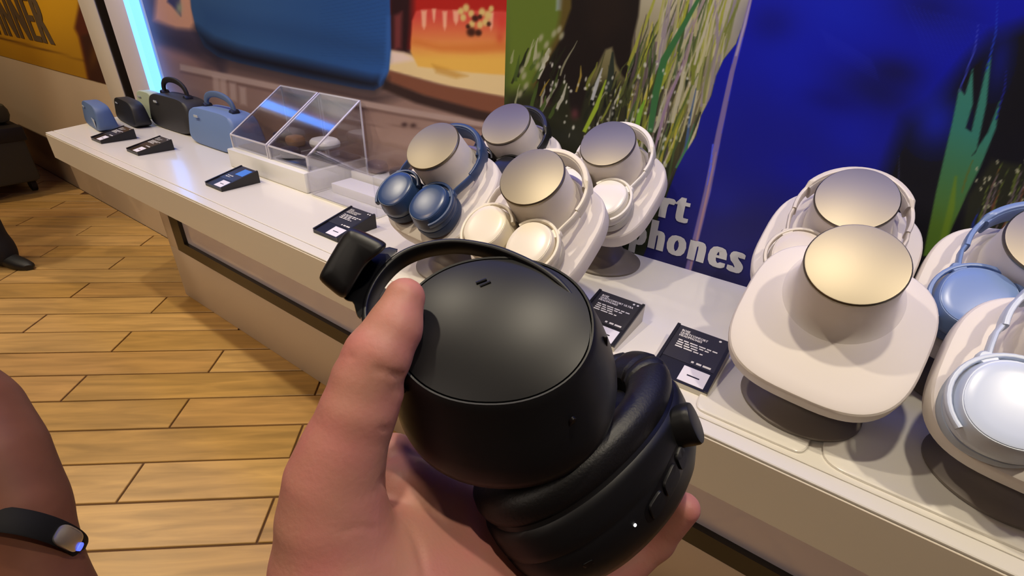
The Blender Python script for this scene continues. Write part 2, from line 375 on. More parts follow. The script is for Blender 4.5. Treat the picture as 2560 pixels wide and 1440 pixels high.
for pts, w, c in [([(1625,330),(1640,230),(1660,150),(1700,80),(1745,0),(1765,-60)], 20, (58,112,66)), ([(1645,350),(1672,240),(1715,150),(1735,60),(1780,-40)], 9, (160,140,146)),
                  ([(1630,400),(1660,280),(1700,180),(1720,110)], 7, (150,128,156)), ([(1590,330),(1600,280),(1612,250)], 16, (120,170,50)), ([(1460,330),(1490,270),(1515,200)], 14, (150,176,50)),
                  ([(1520,230),(1528,180),(1532,130)], 20, (44,52,44)), ([(1440,230),(1452,190),(1452,164)], 7, (150,130,60)), ([(1480,250),(1492,210),(1506,170)], 12, (176,180,186)),
                  ([(1350,240),(1362,215),(1374,198)], 6, (140,120,50)), ([(1700,440),(1712,390),(1724,300),(1740,220)], 9, (70,96,140)), ([(1690,420),(1716,370),(1735,310)], 7, (70,130,90))]:
    B.blade(pts, w, c, 1.2)
g = np.random.default_rng(11)
for _ in range(150):
    x, y = g.uniform(1370, 1730), g.uniform(150, 430)
    if inside((x+10, y)) and not (1400 < x < 1590 and y < 190): B.blob(x, y, g.uniform(1.5,4), g.uniform(3,7), (206,208,200), g.uniform(.4,.95), .2, 4)
for x, y in [(1352,95),(1366,112),(1385,84),(1398,74),(1404,90),(1372,130),(1345,140),(1358,150),(1345,165),(1305,175),(1310,190),(1315,215),(1300,235)]:
    B.blob(x, y, 6, 11, (164,164,136), .85, .4, 3)
# the dress
dress = [(1900,-900),(1874,0),(1862,50),(1840,110),(1808,150),(1790,190),(1778,240),(1752,290),(1740,340),(1712,385),(1692,422),(1640,560),(1560,760),(3000,1100),(3200,-900)]
B.grad(dress, (16,24,128), (40,34,84), (2050,120), (1950,660), 1.5)
for x, y, rx, ry, c, a, an in [(2100,30,120,70,(14,34,140),.7,.3),(1960,110,90,120,(18,32,140),.6,.2),(1930,60,60,50,(12,16,92),.7,0),(2010,200,80,60,(20,30,136),.6,.5),(2200,230,110,50,(22,20,62),.8,.3),
        (2300,130,110,90,(20,26,124),.7,.4),(2240,180,70,40,(24,18,48),.7,.2),(1990,420,90,50,(20,24,124),.6,.2),(1880,340,50,120,(24,26,110),.5,.2),(2130,340,80,60,(24,32,134),.6,.4),
        (2080,250,70,30,(16,16,86),.6,.2),(2330,20,90,50,(14,14,60),.6,.2),(1860,560,120,60,(44,36,72),.7,.2),(1800,500,60,50,(40,40,112),.6,.3),(1780,690,140,30,(20,16,46),.8,.3),(2400,60,60,60,(18,24,110),.6,.2)]:
    B.blob(x, y, rx, ry, c, a, an)
for k in range(26):   # fine knife pleats
    x = 2260+k*12; B.blade([(x,10+k*3),(x+34,80+k*3.5),(x+60,150+k*3.5)], 3.2, (52,58,150), 1.2, .33)
    x = 2050+k*5; B.blade([(x,70+k*3),(x+14,100+k*3),(x+22,130+k*3)], 2.6, (48,52,146), 1.2, .3)
B.poly([(2200,460),(2260,300),(2330,260),(2420,150),(2480,90),(2560,60),(3000,60),(3000,900),(2200,900)], (20,19,22), 26, .95)
B.blob(2340, 300, 60, 70, (28,40,140), .8, .3); B.blob(2500,150,30,80,(22,30,110),.6,.2)
B.blade([(2262,640),(2246,480),(2248,390)], 5, (60,64,110), 1.5, .7)
# lilac stalk
for pts, w, c in [([(1720,690),(1736,620),(1758,540),(1778,440)], 13, (108,98,176)), ([(1712,700),(1738,600),(1768,480),(1798,330),(1830,180),(1862,60),(1890,-60),(1940,-300)], 17, (128,112,176)), ([(1760,520),(1775,440),(1782,360)], 11, (110,108,190)),
                  ([(1724,680),(1765,500),(1790,380)], 8, (176,140,158)), ([(1840,140),(1862,60),(1882,-20)], 7, (170,160,206))]:
    B.blade(pts, w, c, 1.5)
# green blades on the right
B.grad([(2308,640),(2340,480),(2382,300),(2398,220),(2412,238),(2432,170),(2432,260),(2414,320),(2428,330),(2468,160),(2478,140),(2466,260),(2440,380),(2430,390),(2470,330),(2500,250),(2490,320),(2450,420),(2420,480),(2384,560),(2350,640)], (58,130,118), (84,118,40), (2420,330), (2340,560), 2.2)
B.blade([(2352,620),(2378,520),(2390,440)], 22, (110,140,36), 3, .8)
for pts, c in [([(2398,230),(2438,120),(2446,60)], (80,80,150)), ([(2466,180),(2490,80),(2494,0)], (40,70,150)), ([(2490,300),(2512,220),(2516,170)], (40,40,110))]: B.blade(pts, 5, c, 1, .8)
B.poly([(2400,600),(2420,490),(2480,400),(2600,420),(2900,500),(2900,800)], (40,42,28), 8)
gg = np.random.default_rng(5)
for _ in range(60):
    x, y = gg.uniform(2390, 2700), gg.uniform(480, 640); L = gg.uniform(60,150)
    if y-L > 385: B.blade([(x,y),(x+L*.14,y-L*.5),(x+L*.34,y-L)], gg.uniform(3,8), [[110,96,104],[96,110,48],[150,148,140],[44,56,110],[120,72,52],[60,56,44]][gg.integers(6)], 1, .85)
for _ in range(26): B.blob(gg.uniform(2430,2600), gg.uniform(400,540), 2.5, 6, (190,190,160), .8, .2, 4)
mb_ = B.c[:,2] > 1.7*np.maximum(B.c[:,0], B.c[:,1]); B.c[mb_] *= np.array([.8, .95, 1.4])
pb = B.build('grass_graphic', pm, gain=.88)
tag(pb, 'printed wall graphic of a hand in tall grass beside a deep blue dress', 'poster')
ink = M('white_print_ink', (196,196,200), .5)
for s, x, z, sz in [('rt', -.284, .884, .094), ('phones', -.150, .806, .094)]:
    me = text_mesh(s, sz*1.06, bold=.0052, sx=.70, extrude=.0003, space=1.26, align='RIGHT')
    me.transform(Matrix.Translation((x, WY-.0075, z)) @ Matrix.Rotation(PI/2, 4, 'X'))
    obj('lettering', me, ink, pb)

# yellow graphic further left
Y_ = Print(-5.9, -3.32, .845, 1.95, WY-.004, .012)
Y_.grad([(-3000,-2000),(500,-2000),(500,400),(-3000,400)], (196,146,30), (170,124,30), (0,0), (0,160))
Y_.blob(100, 20, 120, 80, (206,152,26), .7)
Y_.poly([(-600,-40),(0,92),(210,150),(215,153),(0,98),(-600,-30)], (96,62,24), 2, .9)
Y_.poly([(205,-80),(196,20),(186,70),(196,90),(210,150),(222,210),(280,240),(300,200),(260,60),(240,-80)], (84,38,24), 5)
Y_.poly([(203,90),(232,80),(266,190),(284,225),(225,205)], (58,32,22), 5, .9)
Y_.blob(240, 130, 12, 40, (120,76,22), .5, .3)
yp = Y_.build('yellow_graphic', pm, gain=1.0)
tag(yp, 'yellow printed wall graphic with dark block capitals beyond the white frame', 'poster')
me = text_mesh('WINNER', .36, bold=.020, sx=.80, space=1.15, extrude=.0005, align='RIGHT')
me.transform(Matrix.Translation((-3.99, WY-.006, .995)) @ Matrix.Rotation(PI/2, 4, 'X'))
obj('lettering', me, M('dark_brown_ink', (84,66,42), .6), yp)

# ------------------------------------------------------------------ lit display frame round the graphics
fr = thing('display_frame', 'tall white display frame with a black stripe and glowing blue inner edge', 'frame', (-2.95, WY, .5))
def lb(m): m.transform(Matrix.Translation((2.95, -WY, -.5))); return m
obj('outer_border', lb(MB().box(-3.315, -3.115, WY-.03, WY-.001, .5, 2.25, .004).mesh('outer_border')), white_face, fr)
obj('black_stripe', lb(MB().box(-3.115, -2.995, WY-.026, WY-.001, .7815, 2.25).mesh('black_stripe', False)), black_gloss, fr)
obj('inner_panel', lb(MB().box(-2.995, -2.755, WY-.03, WY-.001, .7815, 2.25, .003).mesh('inner_panel')), M('lilac_white_panel', (226,218,232), .4), fr)
led = M('blue_light_strip', (96,158,255), emit=2.6); led2 = M('blue_header_strip', (70,110,255), emit=4.2)
obj('light_strip', lb(MB().box(-2.745, -2.690, WY-.045, WY-.007, .782, 2.13).mesh('light_strip', False)), led, fr)
obj('top_border', lb(MB().box(-2.995, 1.6, WY-.32, WY-.001, 2.14, 2.25, .004).mesh('top_border')), white_face, fr)
obj('light_strip', lb(MB().box(-2.75, 1.5, WY-.25, WY-.05, 2.128, 2.139).mesh('light_strip', False)), led2, fr)

# ------------------------------------------------------------------ counter
slab = thing('display_counter', 'long white gloss display counter below the wall graphics', 'counter', (-.8, .8, 0))
def lc(m): m.transform(Matrix.Translation((.8, -.8, 0))); return m
def end_x(y): return -2.685-(y-.589)*.5
def slab_part(nm, y0, y1, z0, z1, mat, x_in=0):
    v = [(end_x(y0)+x_in,y0,z0),(1.3,y0,z0),(1.3,y1,z0),(end_x(y1)+x_in,y1,z0),(end_x(y0)+x_in,y0,z1),(1.3,y0,z1),(1.3,y1,z1),(end_x(y1)+x_in,y1,z1)]
    me = mesh(nm, v, [(0,3,2,1),(4,5,6,7),(0,1,5,4),(1,2,6,5),(2,3,7,6),(3,0,4,7)], False); bm = bmesh.new(); bm.from_mesh(me)
    bmesh.ops.bevel(bm, geom=bm.edges[:], offset=min(.0018, (z1-z0)*.3, (y1-y0)*.3), segments=1, affect='EDGES'); bm.to_mesh(me); bm.free(); obj(nm, lc(me), mat, slab)
slab_part('countertop', .569, WY-.002, .68, .7755, white)
slab_part('edge_band', .569, .596, .7756, .78, white)
slab_part('top_sheet', .5985, WY-.002, .7756, .78, white)
slab_part('fascia', .5672, .5689, .681, .7745, M('counter_fascia', (212,200,182), .3), .001)
base = thing('counter_cabinet', 'white cabinet base under the counter with a black framed opening', 'cabinet', (-.6, .93, 0))
def lb2(m): m.transform(Matrix.Translation((.6, -.93, 0))); return m
mb = MB().box(-2.496, 1.3, .805, WY-.002, 0, .262, .002).box(-2.496, -2.414, .805, WY-.002, .262, .678, .002)
obj('plinth', lb2(mb.mesh('plinth')), M('cabinet_laminate', (206,192,178), .4), base)
obj('black_frame', lb2(MB().box(-2.414, 1.3, .806, .83, .262, .315).box(-2.414, -2.33, .806, .83, .315, .678).mesh('black_frame', False)), M('bronze_black', (34,28,20), .3), base)
obj('glass_front', lb2(MB().box(-2.33, 1.3, .822, .83, .315, .678).mesh('glass_front', False)), M('white_back_painted_glass', (232,228,244), .08), base)
# thin tray panels on the counter under the stands on the right
for i, (x0, x1, lab) in enumerate([(-.10, .05, 'thin white acrylic tray under the bare headphone stand'), (.064, .42, 'thin white acrylic tray under the pale blue headphones')]):
    t = sellipse((x1-x0)/2, .2, 14., 64); cx, cy = (x0+x1)/2, .807
    v, f = loft([[(cx+a, cy+b, .7803) for a, b in t], [(cx+a, cy+b, .7835) for a, b in t], [(cx+a*.985, cy+b*.99, .785) for a, b in t]])
    tag(obj('tray_panel', mesh('tray_panel', v, f), white), lab, 'tray')

# ------------------------------------------------------------------ label wedges
lab_black = M('label_black', (20,18,20), .35); lab_side = M('label_light_side', (196,190,176), .5); stick = M('white_sticker', (226,222,232), .5)
lab_ink = M('label_ink', (220,216,210), .6); panel_grey = M('label_panel', (44,42,46), .3)
def bars(spec):
    m = MB()
    g = np.random.default_rng(3)
    for y, x0, x1, h in spec:
        x = x0
        while x < x1-.002:
            w = min(g.uniform(.006, .014), x1-x); m.add([(x,y,0),(x+w,y,0),(x+w,y+h,0),(x,y+h,0)], [(0,1,2,3)]); x += w+.0022
    return m
def wedge(x, y, side, title, label, price=True, group=None, dots=2, blank=False):
    w, d, h0, h1 = .092, .118, .008, .033
    e = thing('price_label', label, 'sign', (x, y, .7805), group=group)
    v = [(0,0,0),(w,0,0),(w,d,0),(0,d,0),(0,0,h0),(w,0,h0),(w,d,h1),(0,d,h1)]
    me = mesh('label_wedge', v, [(0,3,2,1),(0,1,5,4),(1,2,6,5),(2,3,7,6),(3,0,4,7)], False); obj('label_wedge', me, side, e)
    T = Matrix.Translation((0,0,h0)) @ Matrix.Rotation(math.atan2(h1-h0, d), 4, 'X'); L = math.hypot(d, h1-h0)
    def put(nm, m, mat, z): m.transform(T @ Matrix.Translation((0,0,z))); return obj(nm, m, mat, e)
    put('label_face', MB().box(0, w, 0, L, 0, .0012).mesh('label_face', False), lab_black, 0)
    for xr in (0, w-.005): put('label_rail', MB().box(xr, xr+.005, .0, L, .0012, .004).mesh('label_rail', False), lab_black, 0)
    put('label_card', MB().box(.005, w-.005, .042, L-.001, .0012, .0018).mesh('label_card', False), panel_grey, 0)
    put('sticker', MB().box(.044, .084, .004, .036, .0012, .0022).mesh('sticker', False), stick, 0)
    put('sticker_print', MB().box(.054, .073, .018, .0205, .0022, .0024).mesh('sticker_print', False), lab_black, 0)
    if not blank:
        yy = L-.014
        for k, t in enumerate(title):
            tm = text_mesh(t, .0070, bold=.0003, sx=.78, space=1.1); tm.transform(Matrix.Translation((.012, yy-k*.0062, .0021))); put('lettering', tm, lab_ink, 0)
        y0 = yy-len(title)*.0062-.0035
        bm_ = bars([(y0, .015, .078, .0026), (y0-.0052, .015, .066, .0026), (y0-.0104, .015, .05, .0026), (y0-.0156, .015, .06, .0026)])
        put('small_print', bm_.mesh('small_print', False), lab_ink, .0021)
        if price: put('price_print', bars([(.046, .05, .054, .004), (.046, .058, .082, .004)]).mesh('price_print', False), lab_ink, .0021)
        for k in range(dots):
            v, f = lathe([(.0022,0),(.0022,.0003)], n=12, cx=.074+k*.0075, cy=L-.008); put('badge', mesh('badge', v, f), lab_ink, .002)
    else:
        put('blue_picture', MB().box(.04, .08, .075, .11, .0018, .0022).mesh('blue_picture', False), M('blue_label_picture', (70,130,220), .25), 0)
        put('small_print', bars([(.062, .02, .05, .003), (.055, .02, .044, .003)]).mesh('small_print', False), lab_ink, .0021)
    return e
QC = ['BOSE', 'QUIETCOMFORT', 'HEADPHONES']; QCU = ['BOSE', 'QUIETCOMFORT ULTRA', 'HEADPHONES']
wedge(-.182, .640, lab_side, QC, 'black price label wedge with white sticker next to the bare headphone stand', dots=1)
wedge(-.342, .660, lab_side, QCU, 'black price label wedge half hidden behind the held black headphones')
wedge(-1.046, .643, lab_black, QC, 'black price label wedge in front of the navy headphones')
wedge(-1.585, .652, lab_black, [], 'black price label wedge with a bright blue patch before the acrylic cases', blank=True)
wedge(-2.155, .659, lab_black, QC, 'black price label wedge in front of the blue speaker with handle')
wedge(-2.42, .640, lab_black, QC, 'black price label wedge at the far end before the small speakers')

# ------------------------------------------------------------------ headphone stands
paddle_mat = M('paddle_soft_white', (222,213,204), .55); cap_gold = M('brushed_champagne_metal', (136,127,110), .42, metal=1)
base_mat = M('grey_metal_foot', (122,113,105), .45, metal=.2); TAU = math.radians(50)
def plate_frame(c, roll=0):
    n = Vector((0, -math.cos(TAU), math.sin(TAU))); u = Vector((1,0,0)); v = n.cross(u)
    m = Matrix((u, v, n)).transposed().to_4x4(); m.translation = c
    return m @ Matrix.Rotation(roll, 4, 'Z')
NB = .009
def stand(c, label, dish_dy=.05, rr=.054, roll=-.07):
    """c: world centre of the metal cap"""
    root = Vector((c[0], c[1]+dish_dy, .7852 if c[0] > -.15 and c[1] < .95 and c[0] < .4 else .7803))
    e = thing('headphone_stand', label, 'stand', root, group='white paddle headphone stands')
    Tm = Matrix.Translation(-root) @ plate_frame(Vector(c), roll)
    def put(nm, v, f, mat, T=Tm, ang=35):
        m = mesh(nm, v, f, True, ang); m.transform(T); return obj(nm, m, mat, e)
    a = .109; rings = []
    for s, z in [(.45,-.088),(.8,-.0880),(.945,-.0884),(.972,-.0893),(.990,-.0918),(1,-.096),(1,-.120),(.990,-.1243),(.970,-.1265),(.9,-.127),(.6,-.127)]:
        p = sellipse(a*s, a*s, 3.1 if s > .7 else 2.4, 72); rings.append([(x, y-.045, z) for x, y in p])
    v, f = loft(rings); put('paddle', v, f, paddle_mat, ang=24)
    v, f = lathe([(rr*1.36,-.0895),(rr*1.24,-.087),(rr*1.14,-.080),(rr*1.07,-.068),(rr*1.03,-.05),(rr,-.012),(rr*.985,-.006)], n=64); put('boss', v, f, paddle_mat)
    v, f = lathe([(rr*.97,-.006),(rr*1.005,-.0055),(rr*1.005,-.0024),(rr*.975,-.0002),(rr*.95,0),(.0005,.0002)], n=64); put('metal_cap', v, f, cap_gold)
    I = Matrix.Identity(4)
    v, f = lathe([(.078,0),(.08,.002),(.08,.005),(.076,.008),(.062,.014),(.046,.024),(.036,.036),(.03,.05)], n=56); put('foot', v, f, base_mat, I)
    pc = Tm @ Vector((0,-.06,-.12)); v, f = tube([(0,0,.03),(0,.004,.06),(0,pc.y*.7,pc.z*.8),tuple(pc)], circ(.022,16), up=(1,0,0)); put('neck', v, f, base_mat, I)
    return e
def headphones(c, label, col, lite, group=None, rd=.036, rough=.35, roll=-.07, metal=False, cup_du=.045, cv=-.095, n0=-.028):
    mc = M('plastic_'+lite, col, rough); mcush = M('cushion_'+lite, tuple(int(k*.86) for k in col), .6)
    md = M('disc_'+lite, tuple(min(255, int(k*1.04)) for k in col), .28 if not metal else .3)
    T = plate_frame(Vector(c), roll); e = thing('headphones', label, 'headphones', mat=T @ Matrix.Translation((0,-.09,-.06)), group=group)
    off = Matrix.Translation((0,.09,.06))
    def put(nm, v, f, mat, par=e, ang=40):
        m = mesh(nm, v, f, True, ang); m.transform(off); return obj(nm, m, mat, par)
    rb = .077; zb = -.054; path = []
    for k in range(33):
        t = math.radians(-8+196*k/32); path.append((rb*math.cos(t), rb*math.sin(t)*1.02+.002, zb))
    prof = sellipse(.0058, .0185, 3.5, 16)
    v, f = tube(path, [tuple(p) for p in prof], up=(0,0,1), scales=[1 if 5 < k < 27 else .62 for k in range(33)]); put('headband', v, f, mc)
    inner = [(x*.94, y*.94, z) for x, y, z in path[5:28]]
    v, f = tube(inner, [tuple(p) for p in sellipse(.0035, .015, 2.5, 14)], up=(0,0,1)); put('headband_cushion', v, f, mcush)
    for s in (-1, 1):
        a = Vector((s*rb, -.006, zb)); b = Vector((s*(cup_du+rd*.72), cv+rd*.95, n0-.016))
        v, f = tube([a, a.lerp(b,.35)+Vector((s*.003,0,.002)), a.lerp(b,.7)+Vector((s*.002,0,.002)), b], [tuple(p) for p in sellipse(.0028, .008, 3, 14)], up=(0,0,1)); put('slider', v, f, mc)
        cx = s*cup_du; yk = []
        for k in range(23):
            t = math.radians(90-s*42-100+200*k/22); yk.append((cx+math.cos(t)*(rd+.0085), cv+math.sin(t)*(rd+.0085)*1.06, n0-.012))
        v, f = tube(yk, [tuple(p) for p in sellipse(.003, .0055, 3, 12)], up=(0,0,1)); put('yoke', v, f, mc)
        v, f = loft([[tuple(b+Vector((x*k2, y*k2, z))) for x, y in sellipse(.0095,.0085,2.5,20)] for k2, z in [(.8,-.006),(1,-.003),(1,.005),(.8,.008)]]); put('hinge', v, f, mc)
        v, f = lathe([(rd*.98,n0-.001),(rd*1.02,n0-.004),(rd*1.06,n0-.012),(rd*1.14,n0-.022),(rd*1.17,n0-.028),(rd*1.14,n0-.033)], 1, 1.08, 2.2, 56, cx, cv); shell = put('ear_cup', v, f, mc)
        v, f = lathe([(rd*.95,n0-.003),(rd*.95,n0),(rd*.9,n0+.0009),(rd*.7,n0+.0017),(rd*.4,n0+.0023),(.0005,n0+.0025)], 1, 1.08, 2.2, 56, cx, cv); put('cup_cover', v, f, md, shell)
        pr = [(rd*1.02,n0-.033),(rd*1.16,n0-.035),(rd*1.2,n0-.042),(rd*1.18,n0-.05),(rd*1.08,n0-.055),(rd*.8,n0-.056),(rd*.62,n0-.052)]
        v, f = lathe(pr, 1, 1.08, 2.2, 48, cx, cv); put('ear_cushion', v, f, mcush, shell)
    return e
caps = dict(A=(-.664,.674,1.05), B=(-.662,.897,1.058), C=(-.425,.648,1.047), D=(-.422,.903,1.055), E=(-.002,.873,1.05), F=(.022,.668,1.03), G=(.218,.858,1.05), H=(.25,.668,1.03))
stand(caps['A'], 'white paddle stand holding the navy headphones')
stand(caps['B'], 'white paddle stand holding the black headphones at the back', rr=.056)
stand(caps['C'], 'white paddle stand holding the cream headphones behind the held pair')
stand(caps['D'], 'white paddle stand holding white headphones against the grass picture', dish_dy=.06)
stand(caps['E'], 'white paddle stand holding sand headphones behind the bare stand')
stand(caps['F'], 'bare white paddle stand with a cream metal cap and no headphones', dish_dy=.045)
stand(caps['G'], 'white paddle stand holding mid blue headphones at the back right')
stand(caps['H'], 'white paddle stand holding pale blue headphones in the front right corner', dish_dy=.045)
G_ = 'headphones hung on the white stands'
headphones(caps['A'], 'navy blue over-ear headphones on a white stand beside the acrylic cases', (40,62,100), 'navy', G_)
headphones(caps['B'], 'black over-ear headphones on the rear stand behind the navy pair', (24,24,28), 'black', G_)
headphones(caps['C'], 'cream over-ear headphones on the stand just behind the held black pair', (222,212,192), 'cream', G_)
headphones(caps['D'], 'white over-ear headphones with one bright ear cup before the grass picture', (226,220,208), 'white', G_)
headphones(caps['E'], 'sand coloured over-ear headphones on the stand behind the bare one', (206,196,182), 'sand', G_, roll=.0)
headphones(caps['G'], 'mid blue over-ear headphones at the back right of the counter', (112,136,180), 'blue', G_, rd=.04, cup_du=.047, cv=-.09)
headphones(caps['H'], 'pale ice blue over-ear headphones cut by the right edge of the picture', (196,206,222), 'ice', G_, rd=.043, cup_du=.05, cv=-.098)

# ------------------------------------------------------------------ small speakers
def speaker(x0, x1, y0, y1, h, label, col, nm, handle=None, rz=0, tri=False, taper=.9, group='portable speakers at the far end'):
    cx, cy = (x0+x1)/2, (y0+y1)/2; w, d = (x1-x0)/2, (y1-y0)/2
    e = thing('portable_speaker', label, 'speaker', (cx, cy, .7803), group=group, rz=rz)
    mat = M('speaker_'+nm, col, .55, bump=(900,.15,.0004)); rings = []
    for yk, s in [(-1,.9),(-.96,.97),(-.8,1),(.8,1),(.96,.97),(1,.9)]:
        ring = []
        for px, pz in sellipse(w, h/2, 4.5, 44):
            k = 1-(1-taper)*(pz/h+.5 if taper < 1 else 0)
            ring.append((px*s*(1-(1-taper)*(pz/h+.5)), yk*d*(.72+.28*(1-(pz/h+.5))) + (.012 if tri else 0)*(pz/h+.5), h/2+pz*s*.98))
        rings.append(ring)
    v, f = loft(rings); obj('speaker_body', mesh('speaker_body', v, f, True, 50), mat, e)
    m = MB(); m.box(-.012*1.4-w*.45, .012-w*.45, -d*.90, -d*.86, h*.74, h*.80)
    obj('name_badge', m.mesh('name_badge', False), M('pale_badge', (176,180,186), .4), e)
    if handle:
        pts = [(w*.55*math.cos(t), 0, h*.97+handle*max(0,math.sin(t))**.6) for t in np.linspace(PI, 0, 17)]
        v, f = tube(pts, [tuple(p) for p in sellipse(.011, .006, 3, 14)], up=(0,1,0)); obj('handle', mesh('handle', v, f), M('handle_'+nm, tuple(int(c*.8) for c in col), .5), e)
        for s in (-1, 1):
            v, f = lathe([(.012,-.014),(.014,-.008),(.014,.008),(.012,.014)], n=16); mm = mesh('handle_pivot', v, f)
            mm.transform(Matrix.Translation((s*w*.55, 0, h*.97)) @ Matrix.Rotation(PI/2, 4, 'X')); obj('handle_pivot', mm, M('pivot_dark', (30,34,44), .4), e)
    return e
s1 = speaker(-2.77, -2.50, .715, .785, .10, 'small blue speaker at the very end of the counter', (82,104,144), 'small_blue', rz=-.12, taper=.8)
speaker(-2.775, -2.485, .835, .90, .10, 'small black speaker beside the small blue one', (26,26,28), 'small_black', rz=-.1, taper=.8)
speaker(-2.78, -2.60, .945, 1.005, .115, 'pale green speaker behind the small black one', (176,186,160), 'green', taper=.85)
speaker(-2.56, -2.20, .90, 1.02, .135, 'black speaker with a raised black carry handle', (40,38,38), 'black', handle=.06)
speaker(-2.155, -1.81, .87, 1.0, .135, 'blue speaker with a raised blue carry handle beside the acrylic cases', (104,128,172), 'blue', handle=.052)
obj('white_tag', mesh('white_tag', [(.055,-.0362,.05),(.095,-.0362,.046),(.085,-.0362,.012),(.055,-.0352,.05),(.095,-.0352,.046),(.085,-.0352,.012)], [(0,1,2),(3,5,4),(0,3,4,1),(1,4,5,2),(2,5,3,0)], False), M('pale_badge'), s1)
# ------------------------------------------------------------------ acrylic display
blk = thing('acrylic_display', 'frosted white acrylic block carrying two slanted clear covers', 'display stand', (-1.51, .92, .7803))
def la(m): m.transform(Matrix.Translation((1.51, -.92, -.7803))); return m
edge_mat = M('polished_acrylic_edge', (206,202,212), .2, alpha=1)
frost = M('frosted_acrylic', (226,224,220), .25, spec=.6)
obj('block', la(MB().box(-1.72, -1.30, .80, 1.035, .7803, .84, .004).mesh('block')), frost, blk)
for nm, x0, x1 in (('cover', -1.716, -1.512), ('cover', -1.500, -1.306)):
    t = .004; y0, y1, zb, zf, zk = .822, 1.028, .84, .882, 1.012; m = MB()
    m.box(x0, x1, y0, y0+t, zb, zf); m.box(x0, x1, y1-t, y1, zb, zk)
    for xa in (x0, x1-t):
        m.add([(xa,y0+t,zb),(xa+t,y0+t,zb),(xa+t,y1-t,zb),(xa,y1-t,zb),(xa,y0+t,zf),(xa+t,y0+t,zf),(xa+t,y1-t,zk),(xa,y1-t,zk)], [(0,3,2,1),(4,5,6,7),(0,1,5,4),(1,2,6,5),(2,3,7,6),(3,0,4,7)])
    m.add([(x0,y0,zf),(x1,y0,zf),(x1,y1,zk),(x0,y1,zk),(x0,y0,zf+t),(x1,y0,zf+t),(x1,y1,zk+t),(x0,y1,zk+t)], [(0,3,2,1),(4,5,6,7),(0,1,5,4),(1,2,6,5),(2,3,7,6),(3,0,4,7)])
    obj(nm, la(m.mesh(nm, False)), clear, blk)
    c8 = [(x0,y0,zb),(x1,y0,zb),(x1,y1,zb),(x0,y1,zb),(x0,y0,zf),(x1,y0,zf),(x1,y1,zk),(x0,y1,zk)]
    for i0, i1 in ((0,4),(1,5),(2,6),(3,7),(4,5),(5,6),(6,7),(7,4)):
        v, f = tube([c8[i0], c8[i1]], [(-.0022,-.0022),(.0022,-.0022),(.0022,.0022),(-.0022,.0022)], up=(.3,.2,1) if i1 != i0+4 else (1,0,0)); obj('cover_edge', la(mesh('cover_edge', v, f, False)), edge_mat, blk)
    m = MB().box(x0+.008, x1-.008, y0+.012, y1-.012, .8402, .846, .001); obj('grey_mat', la(m.mesh('grey_mat')), M('dark_grey_mat', (70,68,80), .5), blk)
def earbud_case(x, y, z, col, label, nm, rz=0, s=1.):
    e = thing('earbud_case', label, 'earbud case', (x, y, z), group='earbud cases under clear covers', rz=rz)
    mt = M('case_'+nm, col, .3)
    v, f = lathe([(.018,0),(.026,.002),(.030,.008),(.031,.0155)], 1.05*s, .9*s, 2.6, 40); obj('case_bottom', mesh('case_bottom', v, f), mt, e)
    v, f = lathe([(.031,.0163),(.030,.023),(.026,.029),(.016,.0315),(.0005,.032)], 1.05*s, .9*s, 2.6, 40); obj('case_lid', mesh('case_lid', v, f), mt, e)
earbud_case(-1.405, .955, .8664, (232,230,226), 'white earbud case raised on a plinth under the right slanted cover', 'white', s=1.45)
obj('case_plinth', la(MB().box(-1.44,-1.37,.93,.98,.8462,.8662,.002).mesh('case_plinth')), frost, blk)
earbud_case(-1.655, .965, .8464, (40,46,70), 'dark navy earbud case under the left slanted cover', 'navy')
earbud_case(-1.455, .862, .8464, (38,46,72), 'dark blue earbud case near the front corner of the acrylic block', 'navy')
earbud_case(-1.575, .96, .8464, (190,140,100), 'copper coloured earbud case under the left slanted cover', 'copper')
bx = thing('clear_box', 'clear acrylic box with a white card beside the navy headphones', 'display box', (-1.13, .9, .7803))
def la3(m): m.transform(Matrix.Translation((1.13, -.9, -.7803))); return m
m = MB(); t = .004; x0, x1, y0, y1, z0, z1 = -1.28, -1.0, .80, 1.02, .784, .895
m.box(x0,x1,y0,y0+t,z0,z1).box(x0,x1,y1-t,y1,z0,z1).box(x0,x0+t,y0+t,y1-t,z0,z1).box(x1-t,x1,y0+t,y1-t,z0,z1)
obj('box_walls', la3(m.mesh('box_walls', False)), clear, bx)
obj('box_floor', la3(MB().box(x0,x1,y0,y1,.7803,.784,.001).mesh('box_floor')), frost, bx)
obj('box_lid', la3(MB().box(x0,x1,y0,y1,z1+.0002,z1+.004).mesh('box_lid', False)), clear, bx)
obj('white_card', la3(MB().box(x0+.03,x1-.03,y0+.05,y0+.12,.7842,.812,.002).mesh('white_card')), M('white_card', (232,230,236), .5), bx)
obj('inner_platform', la3(MB().box(x0+.02,x1-.02,y0+.13,y1-.02,.7842,.83,.003).mesh('inner_platform')), frost, bx)
earbud_case(-1.19, .975, .8304, (60,66,96), 'slate earbud case inside the clear box', 'slate')
earbud_case(-1.09, .975, .8304, (60,60,70), 'grey earbud case inside the clear box', 'grey')
